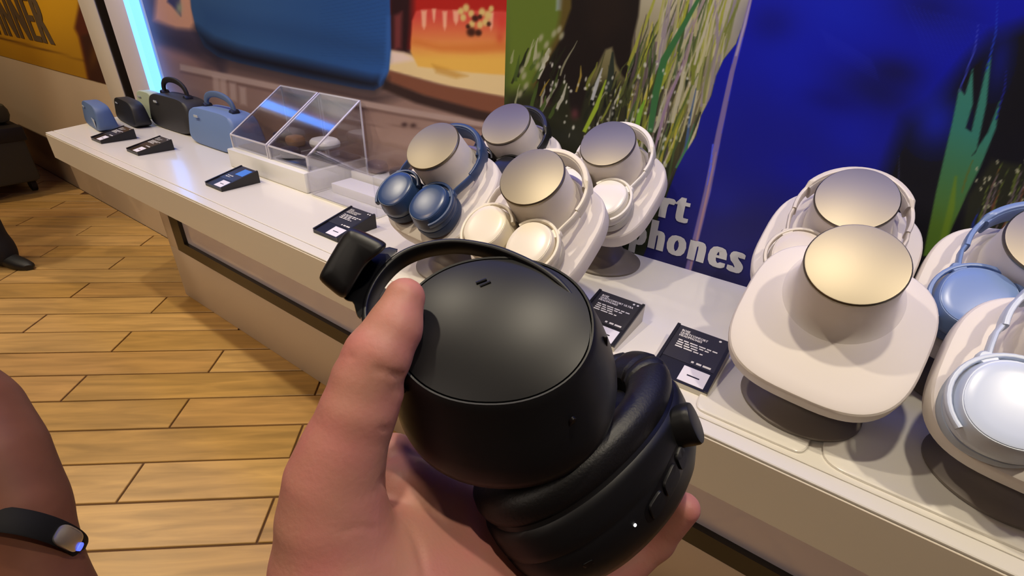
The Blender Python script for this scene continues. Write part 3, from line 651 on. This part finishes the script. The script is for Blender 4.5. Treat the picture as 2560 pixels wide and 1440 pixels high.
#HELD
# ------------------------------------------------------------------ held headphones (modelled in camera axes at a hand's distance, then moved to the world)
hb = M('soft_black_plastic', (15,15,17), .42, spec=.4, bump=(1600,.05,.0002)); hd = M('satin_black_cover', (14,14,16), .41, spec=.36)
hc = M('black_leatherette', (14,13,14), .45, spec=.4, bump=(700,.25,.0006)); hk = M('deep_black', (7,7,9), .35)
hroot = H(1300, 950, .25)
HP = thing('held_headphones', 'folded black over-ear headphones held in the hand in front of the counter', 'headphones', W3(hroot))
Hw = Vector(W3(hroot))
def hput(nm, v, f, mat, par=None, ang=40):
    w = [tuple(Vector(W3(p))-Hw) for p in v]
    return obj(nm, mesh(nm, w, f, True, ang), mat, par or HP)
th_ = math.radians(34); e1 = np.array([1,0,-.11]); e1 /= np.linalg.norm(e1); e2 = np.array([0, math.cos(th_), -math.sin(th_)]); e2 -= e1*(e1 @ e2); e2 /= np.linalg.norm(e2); nA = -np.cross(e1, e2)
cA = H(1232, 807, .22); dA = np.array([.15, .80, .58])
def ringA(t, r1, r2, lift=0, n=80, e=2.12):
    c = cA + dA*t + nA*lift
    return [c + e1*x + e2*y for x, y in sellipse(r1, r2, e, n)]
v, f = loft([ringA(.0035,.030,.026), ringA(.0035,.0425,.0359), ringA(.0008,.0428,.0362), ringA(.0006,.0436,.037), ringA(.0016,.0443,.0377), ringA(.004,.0452,.0386), ringA(.010,.0470,.0405), ringA(.018,.0495,.0440),
             ringA(.026,.0515,.0472), ringA(.033,.0525,.0490), ringA(.038,.0520,.0485), ringA(.042,.049,.046), ringA(.044,.042,.040), ringA(.0445,.03,.03)])
shellA = hput('ear_cup', v, f, hb)
v, f = loft([ringA(.0026,.0421,.0355)] + [ringA(.0008,.0421*k,.0355*k,.0046*(1-k**2.2)) for k in (1,.985,.95,.9,.8,.65,.5,.35,.2,.08,.01)])
discA = hput('cup_cover', v, f, hd, shellA)
v, f = loft([ringA(.0435,.040,.038), ringA(.045,.0425,.0405), ringA(.049,.043,.041), ringA(.053,.041,.039), ringA(.055,.036,.034), ringA(.055,.024,.022)]); hput('ear_cushion', v, f, hc, shellA)
def planeA(px, py, lift=.0015):
    d = np.array([(px-1280)/F, (py-720)/F, 1.0]); c = cA+nA*lift; return d*((c @ nA)/(d @ nA))
# emblem on the cover: two slim slanted bars
for (x0,y0,x1,y1) in [(1190,708,1216,698),(1200,716,1226,704)]:
    a, b = planeA(x0,y0,.0028), planeA(x1,y1,.0028); v, f = tube([a,b], circ(.0007,8), up=(0,1,.2)); hput('emblem', v, f, hk, discA)
# microphone pinholes in the cup wall
def wallA(t, phi, out=.0003):
    ts = [.004,.010,.018,.026,.033]; r1 = np.interp(t, ts, [.0452,.0470,.0495,.0515,.0525]); r2 = np.interp(t, ts, [.0386,.0405,.0440,.0472,.0490])
    p = math.radians(phi); return cA+dA*t+e1*(r1+out)*math.cos(p)+e2*(r2+out)*math.sin(p), e1*math.cos(p)+e2*math.sin(p)
for t, phi, r in [(.017,48,.0030),(.014,-4,.0022)]:
    p, nn = wallA(t, phi); s1 = np.cross(nn, dA); s1 /= np.linalg.norm(s1); s2 = np.cross(nn, s1)
    v, f = loft([[p+nn*h+s1*x*.6*k+s2*y*1.5*k for x, y in sellipse(r, r, 2, 20)] for h, k in ((-.001,1),(.0002,1),(.0004,.9))]); hput('microphone_port', v, f, hk, shellA)
# yoke: a thin open ring round the cup, its stem and the headband end
yk = [(985,965),(945,905),(915,850),(901,800),(902,752),(922,703),(953,661),(992,628),(1040,607),(1094,596),(1141,593),(1195,600),(1249,612),(1304,634),(1358,661),(1408,699),(1446,738),(1472,782),(1484,815)]
yk = np.array(yk, float)
for _ in range(2): yk = np.concatenate([[yk[0]]]+[[.75*a+.25*b, .25*a+.75*b] for a, b in zip(yk[:-1], yk[1:])]+[[yk[-1]]])
P = [planeA(x, y, .0015) for x, y in yk]; cR = planeA(1200, 815, .0015); rings = []
for i_, p in enumerate(P):
    r = cR-p; r /= np.linalg.norm(r); a = -nA; tk = min(1, max(.15, (len(P)-1-i_)/14)); p = p+r*.0015*(1-tk)+a*.006*(1-tk); r = r*tk
    rings.append([p+a*.0006+r*.0001, p+r*.0006, p+r*.0024, p+r*.003+a*.0006, p+r*.003+a*.0095, p+r*.0022+a*.0105, p+r*.0008+a*.0105, p+a*.0095])
v, f = loft(rings); yoke = hput('yoke', v, f, hb, None, 60)
def prism(poly, base, layers, smooth_n=2):
    q = np.array(poly, float)
    for _ in range(smooth_n):
        nx = np.roll(q, -1, 0); q = np.stack([.82*q+.18*nx, .18*q+.82*nx], 1).reshape(-1, 2)
    c = q.mean(0); return loft([[base((x-c[0])*k+c[0], (y-c[1])*k+c[1], h) for x, y in q] for h, k in layers])
v, f = prism([(968,616),(1000,624),(962,656),(930,696),(908,748),(903,800),(892,790),(884,756),(866,752),(852,738),(880,690),(920,640)], lambda x, y, h: planeA(x, y, .001+h), [(-.0075,.98),(-.0065,1),(0,1),(.0008,.97)], 1)
hput('yoke_stem', v, f, hb, yoke, 50)
def barrel(x, y, h): return np.array([(x-1280)/F, (y-720)/F, 1.0])*(.222-h)
v, f = prism([(868,568),(900,574),(966,606),(964,622),(914,660),(866,744),(850,744),(797,700),(802,680)], barrel, [(-.022,.94),(-.019,1),(-.004,1.0),(0,.97),(.0022,.86),(.003,.6)], 2)
hput('slider_housing', v, f, hb, None, 50)
path = [H(880,665,.243), H(905,700,.270), H(985,790,.305), H(1150,900,.338), H(1330,985,.345), H(1500,1040,.33), H(1625,1065,.297), H(1705,1075,.268)]
pp = [np.array(p) for p in path]
for _ in range(2): pp = [pp[0]]+[q for a, b in zip(pp[:-1], pp[1:]) for q in (.75*a+.25*b, .25*a+.75*b)]+[pp[-1]]
v, f = tube(pp, [tuple(p) for p in sellipse(.004, .0115, 3, 16)], up=(.35,.8,.2)); hput('headband', v, f, hc)
# second cup, folded in behind
bB = np.array([.4736,.8830,.2822]); bB /= np.linalg.norm(bB); lB = np.array([.73,-.68,.3845]); lB -= bB*(lB @ bB); lB /= np.linalg.norm(lB)
sB = np.cross(bB, lB); sB *= -np.sign(sB[2]); cB = H(1456, 1105, .2648); RL, RS = .0641, .0377; TS = 1.3493
def ringB(t, k, n=80): return [cB+bB*t*TS+lB*x+sB*y for x, y in sellipse(RL*k, RS*k, 2.15, n)]
PB = [(0,.955),(.0012,.985),(.003,1.0),(.009,1.005),(.0125,1.0),(.0132,.99),(.0142,.998),(.019,.99),(.025,.955),(.031,.885),(.0355,.79),(.0385,.64),(.040,.4),(.0405,.01)]
v, f = loft([ringB(-.001,.6)]+[ringB(t,k) for t, k in PB]); shellB = hput('ear_cup', v, f, hb)
v, f = loft([ringB(-.0015,.93), ringB(0,.95), ringB(.0004,.955), ringB(.0008,.93)]); hput('cushion_plate', v, f, hk, shellB)
cu = [(-.002,.90),(-.0035,.955),(-.008,.99),(-.014,1.0),(-.021,.985),(-.026,.94),(-.0295,.87),(-.031,.78),(-.0295,.66),(-.024,.58),(-.012,.55)]
def cring(t, k, n=120):
    out = []
    for i, (x, y) in enumerate(sellipse(RL*.985*k, RS*.985*k, 2.15, n)):
        a = i/n*2*PI; w = 0
        for a0 in (.18, .42, -.3): w += math.exp(-((math.atan2(math.sin(a-a0), math.cos(a-a0)))/.035)**2)
        out.append(cB+bB*.6212*(t+(.0025*w if t < -.015 else 0))+(lB*x+sB*y)*(1-.012*w))
    return out
v, f = loft([cring(t,k) for t, k in cu]); hput('ear_cushion', v, f, hc, shellB)
def kB(t): return np.interp(t, [p[0] for p in PB], [p[1] for p in PB])
def surfB(phi, t, out=0):
    p = math.radians(phi); k = kB(t); c, s = math.cos(p), math.sin(p); e = 2/2.15
    x = RL*k*np.sign(c)*abs(c)**e; y = RS*k*np.sign(s)*abs(s)**e; nn = lB*c/RL+sB*s/RS; nn /= np.linalg.norm(nn)
    nn = nn+bB*.25*max(0, (t-.012)/.012); nn /= np.linalg.norm(nn)
    return cB+bB*t*TS+lB*x+sB*y+nn*out
def patch(p0, p1, t0, t1, hgt, sink=.0012, e=3.2, n=40, skew=True):
    el = sellipse(.5, .5, e, n); pm_, tm = (p0+p1)/2, (t0+t1)/2
    def P_(k, o): return [surfB(pm_+(p1-p0)*x*k, tm+(t1-t0)*y*k+(.00021*(pm_+(p1-p0)*x*k-77.5) if skew else 0), o) for x, y in el]
    return loft([P_(1,-sink), P_(1,hgt*.6), P_(.94,hgt), P_(.5,hgt), P_(.02,hgt)])
v, f = patch(60.5, 94.5, .0123, .0232, .0002); hput('button_surround', v, f, hk, shellB)
for p0, p1 in ((62.5,69.5),(71,82.5),(84,92)):
    v, f = patch(p0, p1, .0142, .0212, .0014, e=4); hput('button', v, f, hb, shellB)
v, f = patch(99.3, 100.7, .0187, .0199, .0005, e=2, n=20, skew=False); hput('indicator_light', v, f, M('white_indicator', (255,255,255), emit=1.0), shellB)
v, f = patch(124, 130, .0198, .0222, .0003, e=4, skew=False); hput('charging_port', v, f, hk, shellB)
ax = np.array([.80,-.36,-.48]); ax /= np.linalg.norm(ax); c0 = H(1741,1056,.252); q1 = np.cross(ax, [0,0,1.]); q1 /= np.linalg.norm(q1); q2 = np.cross(ax, q1)
v, f = loft([[c0+ax*h+q1*x*k*.0105+q2*y*k*.0088 for x, y in sellipse(1,1,2.4,32)] for h, k in ((-.020,.95),(-.004,1),(-.0015,1),(-.0003,.95),(0,.85))]); hput('hinge_end', v, f, hb, shellB, 30)

# ------------------------------------------------------------------ flesh: smooth blends of tapered limbs turned into one continuous surface
class SDF:
    def __init__(s, lo, hi, h):
        s.lo = np.array(lo, float); s.h = h; s.n = np.ceil((np.array(hi)-s.lo)/h).astype(int)+1
        s.ax = [(s.lo[i]+h*np.arange(s.n[i])).astype('f') for i in range(3)]; s.d = np.full(s.n, 1e3, 'f')
    def _cap(s, a, b, ra, rb):
        pad = max(ra, rb)+.03; a, b = np.array(a,'f'), np.array(b,'f'); sl = []
        for i in range(3):
            l = int(max(0, (min(a[i],b[i])-pad-s.lo[i])/s.h)); u = int(min(s.n[i], (max(a[i],b[i])+pad-s.lo[i])/s.h+2)); sl.append(slice(l, max(u,l)))
        X, Y, Z = np.meshgrid(s.ax[0][sl[0]], s.ax[1][sl[1]], s.ax[2][sl[2]], indexing='ij')
        ba = b-a; L = float(ba @ ba)+1e-12
        t = np.clip(((X-a[0])*ba[0]+(Y-a[1])*ba[1]+(Z-a[2])*ba[2])/L, 0, 1)
        return tuple(sl), np.sqrt((X-a[0]-t*ba[0])**2+(Y-a[1]-t*ba[1])**2+(Z-a[2]-t*ba[2])**2)-(ra+(rb-ra)*t)
    def add(s, a, b, ra, rb, k=.008):
        sl, d = s._cap(a, b, ra, rb); o = s.d[sl]; h = np.maximum(k-np.abs(o-d), 0)/k; s.d[sl] = np.minimum(o, d)-h*h*k*.25
    def chain(s, pts, k=.008):
        for (a, ra), (b, rb) in zip(pts[:-1], pts[1:]): s.add(a, b, ra, rb, k)
    def cut(s, a, b, r, k=.004):
        sl, d = s._cap(a, b, r, r); o = s.d[sl]; d = -d; h = np.maximum(k-np.abs(o-d), 0)/k; s.d[sl] = np.maximum(o, d)+h*h*k*.25
    def surface(s):
        d = s.d; ins = d < 0; n = s.n-1
        c = np.zeros(n, int)
        corners = [(i,j,k) for i in (0,1) for j in (0,1) for k in (0,1)]
        def sub(A, o): return A[o[0]:o[0]+n[0], o[1]:o[1]+n[1], o[2]:o[2]+n[2]]
        for o in corners: c += sub(ins, o)
        act = (c > 0) & (c < 8); idx = np.full(n, -1); cells = np.argwhere(act); idx[act] = np.arange(len(cells))
        acc = np.zeros((len(cells),3)); cnt = np.zeros(len(cells))
        for o in corners:
            for ax_ in range(3):
                if o[ax_]: continue
                p = list(o); p[ax_] = 1; d0 = d[tuple((cells+o).T)]; d1 = d[tuple((cells+p).T)]; m = (d0 < 0) != (d1 < 0)
                t = np.where(m, d0/np.where(m, d0-d1, 1), 0); q = np.tile(np.array(o, float), (len(cells),1)); q[:,ax_] += t
                acc[m] += q[m]; cnt[m] += 1
        V = s.lo+s.h*(cells+acc/cnt[:,None]); faces = []
        for ax_ in range(3):
            a1, a2 = (ax_+1) % 3, (ax_+2) % 3; sh = [slice(None)]*3; sh2 = [slice(None)]*3; sh[ax_] = slice(0,-1); sh2[ax_] = slice(1,None)
            e = np.argwhere(ins[tuple(sh)] != ins[tuple(sh2)]); e = e[(e[:,a1] > 0) & (e[:,a2] > 0) & (e[:,a1] < n[a1]) & (e[:,a2] < n[a2])]
            u1 = np.zeros(3, int); u1[a1] = 1; u2 = np.zeros(3, int); u2[a2] = 1
            qd = np.stack([idx[tuple(w.T)] for w in (e, e-u1, e-u1-u2, e-u2)], 1); faces.append(qd)
        Fc = np.concatenate(faces); Fc = Fc[(Fc >= 0).all(1)]
        return V, Fc
def skin_obj(nm, sdf, mat, to_world=None, origin=(0,0,0), parent=None, smooth=6, creases=()):
    V, Fc = sdf.surface()
    nb = np.concatenate([Fc[:,[i,(i+1)%4]] for i in range(4)]); nb = np.concatenate([nb, nb[:,::-1]])
    deg = np.bincount(nb[:,0], minlength=len(V))
    for it in range(smooth):
        a = np.zeros_like(V)
        for c in range(3): a[:,c] = np.bincount(nb[:,0], V[nb[:,1],c], len(V))
        V = V+(.5 if it % 2 == 0 else -.5)*(a/np.maximum(deg,1)[:,None]-V)
    if creases:          # shallow folds of the skin, pressed in along the flesh
        m0 = bpy.data.meshes.new('tmp'); m0.from_pydata(V.tolist(), [], Fc.tolist()); b0 = bmesh.new(); b0.from_mesh(m0); bmesh.ops.recalc_face_normals(b0, faces=b0.faces); b0.normal_update()
        N = np.array([w.normal[:] for w in b0.verts]); b0.free(); bpy.data.meshes.remove(m0)
        for depth, width, pts in creases:
            Pp = np.array(pts); dist = np.full(len(V), 9.)
            for a, b in zip(Pp[:-1], Pp[1:]):
                ab = b-a; t = np.clip((V-a) @ ab/(ab @ ab), 0, 1); dist = np.minimum(dist, np.linalg.norm(V-a-t[:,None]*ab, axis=1))
            V = V-N*(depth*np.exp(-(dist/width)**2))[:,None]
    if to_world: V = CAM + V @ R.T
    V = V-np.array(origin); me = bpy.data.meshes.new(nm); me.from_pydata(V.tolist(), [], Fc.tolist()); me.update()
    bm = bmesh.new(); bm.from_mesh(me); bmesh.ops.recalc_face_normals(bm, faces=bm.faces); bm.to_mesh(me); bm.free(); me.shade_smooth()
    return obj(nm, me, mat, parent)

skin = M('skin_pinkish', (170,120,102), .5, spec=.3, sss=.2, var=(34,(176,112,104)), bump=(420,.2,.0008))
hs = SDF((-.13,-.02,.11), (.12,.38,.40), .0016)
hs.chain([(H(1000,1500,.226),.030),(H(850,1415,.214),.0272),(H(835,1290,.210),.0215),(H(838,1196,.208),.0187),(H(860,1121,.207),.0160),(H(893,1030,.2065),.0149)], .006)
hs.chain([(H(893,1030,.2065),.0146),(H(914,950,.207),.0132),(H(944,890,.2085),.0134),(H(985,821,.2125),.0114),(H(1012,745,.2165),.0088)], .0035)
hs.add(H(955,985,.2095), H(915,1060,.209), .0090, .0110, .003)
hs.add(H(1020,1240,.250), H(1160,1300,.272), .0185, .020, .005)    # palm hollow
hs.add(H(1000,1400,.236), H(1160,1420,.260), .026, .028, .010)
hs.add(H(985,1140,.268), H(1130,1225,.292), .0120, .0150, .008)    # web towards the index knuckle
hs.add(H(1130,1500,.25), H(1320,1480,.276), .033, .022, .014)
hs.add(H(1330,1490,.279), H(1200,1260,.300), .018, .015, .012)
hs.add(H(1010,1560,.230), H(1330,1610,.262), .034, .026, .014)
hs.chain([(H(1180,1230,.300),.0125),(H(1340,1150,.338),.0105),(H(1500,1070,.346),.0098),(H(1580,1020,.332),.0082)], .005)
hs.chain([(H(1250,1330,.300),.0125),(H(1450,1290,.342),.0108),(H(1600,1190,.350),.0100),(H(1650,1110,.334),.0085)], .005)
hs.chain([(H(1310,1470,.288),.0130),(H(1500,1484,.304),.0112),(H(1640,1350,.306),.0102),(H(1712,1270,.294),.0088)], .005)
hs.chain([(H(1360,1590,.268),.0120),(H(1520,1630,.280),.0098),(H(1630,1570,.284),.0088),(H(1690,1500,.278),.0074)], .005)
hs.chain([(H(1080,1560,.236),.033),(H(1060,1800,.232),.029),((-.05,.27,.205),.031),((-.056,.36,.16),.037),((-.06,.42,.12),.040)], .014)
ho = W3(H(1050,1500,.235))
hand = thing('hand', 'left hand with its thumb pressed on the black headphones it holds', 'hand', ho)
def fold(depth, width, pts): return (depth, width, [H(x, y, d) for x, y, d in pts])
skin_obj('palm_and_fingers', hs, skin, True, ho, hand, creases=[
    fold(.0011, .0016, [(1006,942,.203),(975,934,.196),(945,926,.194)]), fold(.0006, .0012, [(842,898,.208),(862,894,.2),(885,893,.196)]),
    fold(.0007, .0012, [(985,1120,.205),(955,1126,.196),(925,1130,.192)]), fold(.0006, .0011, [(975,1070,.204),(950,1074,.196)]),
    fold(.0013, .0022, [(950,1196,.206),(972,1222,.217),(1000,1252,.222),(1030,1300,.219),(1050,1360,.214),(1058,1460,.208)]),
    fold(.0010, .0022, [(1060,1215,.248),(1085,1270,.247),(1095,1340,.240),(1085,1450,.226)]),
    fold(.0006, .0013, [(905,1255,.192),(935,1262,.196),(965,1280,.203)]), fold(.0005, .0012, [(860,1330,.19),(900,1318,.193),(945,1325,.199)])])
nt_ = np.array([-.55,-.38,-.74]); nt_ /= np.linalg.norm(nt_); tx = H(1018,742,.216)-H(985,805,.213); tx /= np.linalg.norm(tx); tx -= nt_*(tx @ nt_); tx /= np.linalg.norm(tx); ty = np.cross(nt_, tx)

# ------------------------------------------------------------------ neighbour's forearm with a wrist band
brown = M('skin_brown', (112,70,52), .55, spec=.3, sss=.12, var=(26,(100,62,46)))
D_ = .45; ar = SDF((-.58,-.10,.34), (-.20,.62,.58), .004)
ar.chain([(H(-520,560,.50),.047),(H(-285,850,.47),.044),(H(-98,1050,.455),.0385),(H(-20,1150,.45),.0335),(H(36,1260,.45),.0295),(H(55,1330,.45),.0275),(H(84,1440,.45),.0290),(H(120,1560,.45),.034),(H(150,1680,.455),.036)], .03)
for i, (x, l) in enumerate([(96,150),(130,185),(165,175),(198,140)]):
    ar.chain([(H(x+20,1700,.455),.012),(H(x+40,1760+l*.3,.45),.0095),(H(x+40,1770+l*.7,.44),.0085)], .006)
ar.chain([(H(160,1560,.44),.016),(H(245,1660,.43),.011),(H(255,1740,.425),.0095)], .008)
ao = W3(H(36,1260,.45)); armo = thing('person', 'person at left edge of whom a bare brown forearm shows', 'person', ao)
skin_obj('forearm', ar, brown, True, ao, armo)
cW = H(58,1352,.447); aW = H(36,1260,.45)-H(84,1440,.45); aW /= np.linalg.norm(aW); aW = aW+np.array([.20,.0,1.0]); aW /= np.linalg.norm(aW)
w1 = np.cross(aW, [0,0,1.]); w1 /= np.linalg.norm(w1); w1 = -w1 if w1[0] < 0 else w1; w2 = np.cross(aW, w1); w2 = -w2 if w2[2] > 0 else w2
def wring(k, h, n=64): return [cW+aW*h+w1*x*k+w2*y*k for x, y in sellipse(.042,.050,2.1,n)]
wb = thing('wrist_band', 'black wrist band with a silver clasp on the brown forearm', 'wrist band', W3(cW))
def wput(nm, v, f, mat): w = [tuple(Vector(W3(p))-Vector(W3(cW))) for p in v]; return obj(nm, mesh(nm, w, f), mat, wb)
v, f = loft([wring(.95,-.0095), wring(.985,-.010), wring(1,-.0085), wring(1.01,0), wring(1,.0085), wring(.985,.010), wring(.95,.0095)], cap=(False,False))
k = len(wring(1,0)); v2, f2 = loft([wring(.95,-.0095), wring(.93,0), wring(.95,.0095)], cap=(False,False)); mm = MB().add(v, f).add(v2, f2); wput('strap', mm.v, mm.f, M('black_rubber', (12,11,12), .75, spec=.2))
def wp(phi, h, o): p = math.radians(phi); return cW+aW*h+(w1*math.cos(p)*.042+w2*math.sin(p)*.050)*o
v, f = loft([[wp(2+x*17, y*.0085-.001, o) for x, y in sellipse(1, 1, 3.5, 28)] for o in (1.0,1.05)]+[[wp(2+x*14, y*.0072-.001, 1.07) for x, y in sellipse(1,1,3.5,28)]])
wput('clasp', v, f, M('silver_clasp', (196,194,190), .3, metal=.9))
v, f = loft([[wp(-14+x*3, y*.0035-.003, o) for x, y in sellipse(1, 1, 2.5, 16)] for o in (1.05,1.1)]); wput('blue_light', v, f, M('blue_indicator', (90,110,255), emit=1.2))

# ------------------------------------------------------------------ person standing further off at the left (only the near shoe and trouser hem reach the frame)
px_, py_ = -3.45, .44
trous = M('dark_trousers', (18,18,24), .8); shoe_m = M('dark_shoe', (14,16,20), .5); shirt = M('dark_shirt', (60,50,46), .85)
pr = thing('person', 'person in dark trousers and shoes standing beyond the counter at the left edge', 'person', (px_-.16, py_-.12, 0), rz=0)
po = np.array([px_-.16, py_-.12, 0])
bs = SDF((-.42,-.42,0), (.42,.42,.92), .012)
for sx, fx, fy in ((1,.10,.055),(-1,-.16,-.10)):
    bs.chain([((fx*.6,fy*.5,.86),.095),((fx*.9,fy*.8,.50),.070),((fx,fy,.10),.058),((fx+.01,fy+.005,.055),.056)], .04)
bs.add((.04,.02,.86), (-.10,-.05,.86), .10, .10, .05)
skin_obj('trousers', bs, trous, None, (0,0,0), pr, 4)
ts = SDF((-.5,-.45,.80), (.5,.45,1.50), .014)
ts.chain([((-.03,-.02,.88),.125),((-.03,-.02,1.10),.125),((-.03,-.02,1.30),.13),((-.03,-.02,1.40),.07)], .06)
for s in (-1,1): ts.chain([((-.03+.15*s,-.02+.05*s,1.36),.06),((-.03+.22*s,-.02+.06*s,1.08),.045),((-.03+.20*s,.10+.06*s,.90),.035)], .04)
skin_obj('shirt', ts, shirt, None, (0,0,0), pr, 4)
hd_ = SDF((-.2,-.2,1.38), (.16,.2,1.74), .009)
hd_.add((-.03,-.02,1.42), (-.03,0,1.50), .05, .05, .03); hd_.add((-.03,0,1.60), (-.03,.02,1.55), .086, .068, .03); hd_.add((-.03,.10,1.565), (-.03,.112,1.55), .012, .014, .02)
hd_.cut((-.062,.096,1.59), (-.060,.09,1.59), .008, .008); hd_.cut((.002,.096,1.59), (0,.09,1.59), .008, .008); hd_.cut((-.05,.092,1.518), (-.01,.092,1.518), .003, .006)
for s in (-1,1): hd_.add((-.03+.086*s,-.005,1.60), (-.03+.088*s,-.008,1.565), .012, .010, .008)
skin_obj('head', hd_, brown, None, (0,0,0), pr, 4)
hh = SDF((-.2,-.2,1.5), (.16,.2,1.76), .009); hh.add((-.03,-.02,1.635), (-.03,-.03,1.60), .090, .088, .02); hh.cut((-.03,.14,1.55), (-.03,.12,1.50), .10, .03)
skin_obj('hair', hh, M('black_hair', (12,10,9), .6, bump=(300,.6,.004)), None, (0,0,0), pr, 2)
for fx, fy in ((.10,.055),(-.16,-.10)):
    v, f = [], []
    rings = []
    for yk_, wd, ht in [(-.085,.02,.045),(-.075,.036,.07),(-.03,.042,.085),(.03,.044,.075),(.10,.047,.055),(.15,.04,.042),(.175,.018,.028)]:
        rings.append([(yk_*.93+fx+wd*x*.36, fy-yk_*.0+wd*x*.93+yk_*.30, .001+max(0, ht*.5+ht*.5*z)) for x, z in sellipse(1,1,2.6,20)])
    v, f = loft(rings); obj('shoe', mesh('shoe', v, f), shoe_m, pr)

# ------------------------------------------------------------------ dark wheeled bag by the far wall
bg = thing('wheeled_bag', 'dark grey wheeled bag standing on the floor by the far left wall', 'bag', (-5.15, .72, 0), rz=.0)
grey_bag = M('bag_cloth', (62,60,48), .85, bump=(300,.3,.002)); dk = M('bag_trim', (20,16,18), .6)
obj('bag_body', MB().box(-.42,.46,-.16,.16,.09,.46,.03).mesh('bag_body'), grey_bag, bg)
obj('bag_lid', MB().box(-.43,.36,-.165,.165,.465,.60,.05).mesh('bag_lid'), M('bag_lid_cloth', (74,72,54), .85), bg)
obj('bag_band', MB().box(-.43,.47,-.172,.172,.37,.462,.01).mesh('bag_band'), dk, bg)
for s in (-1, 1): obj('corner_post', MB().box(.02+s*.44-.02,.02+s*.44+.02,-.178,-.12,.08,.46,.006).mesh('corner_post'), dk, bg)
for s in (-1, 1):
    for q in (-1, 1):
        v, f = lathe([(.03,-.02),(.045,-.015),(.045,.015),(.03,.02)], n=20); m = mesh('wheel', v, f); m.transform(Matrix.Translation((.0+s*.33, q*.12, .046)) @ Matrix.Rotation(PI/2, 4, 'X')); obj('wheel', m, dk, bg)
        obj('wheel_bracket', MB().box(s*.33-.03,s*.33+.03,q*.12-.028,q*.12+.028,.07,.10,.004).mesh('wheel_bracket'), dk, bg)
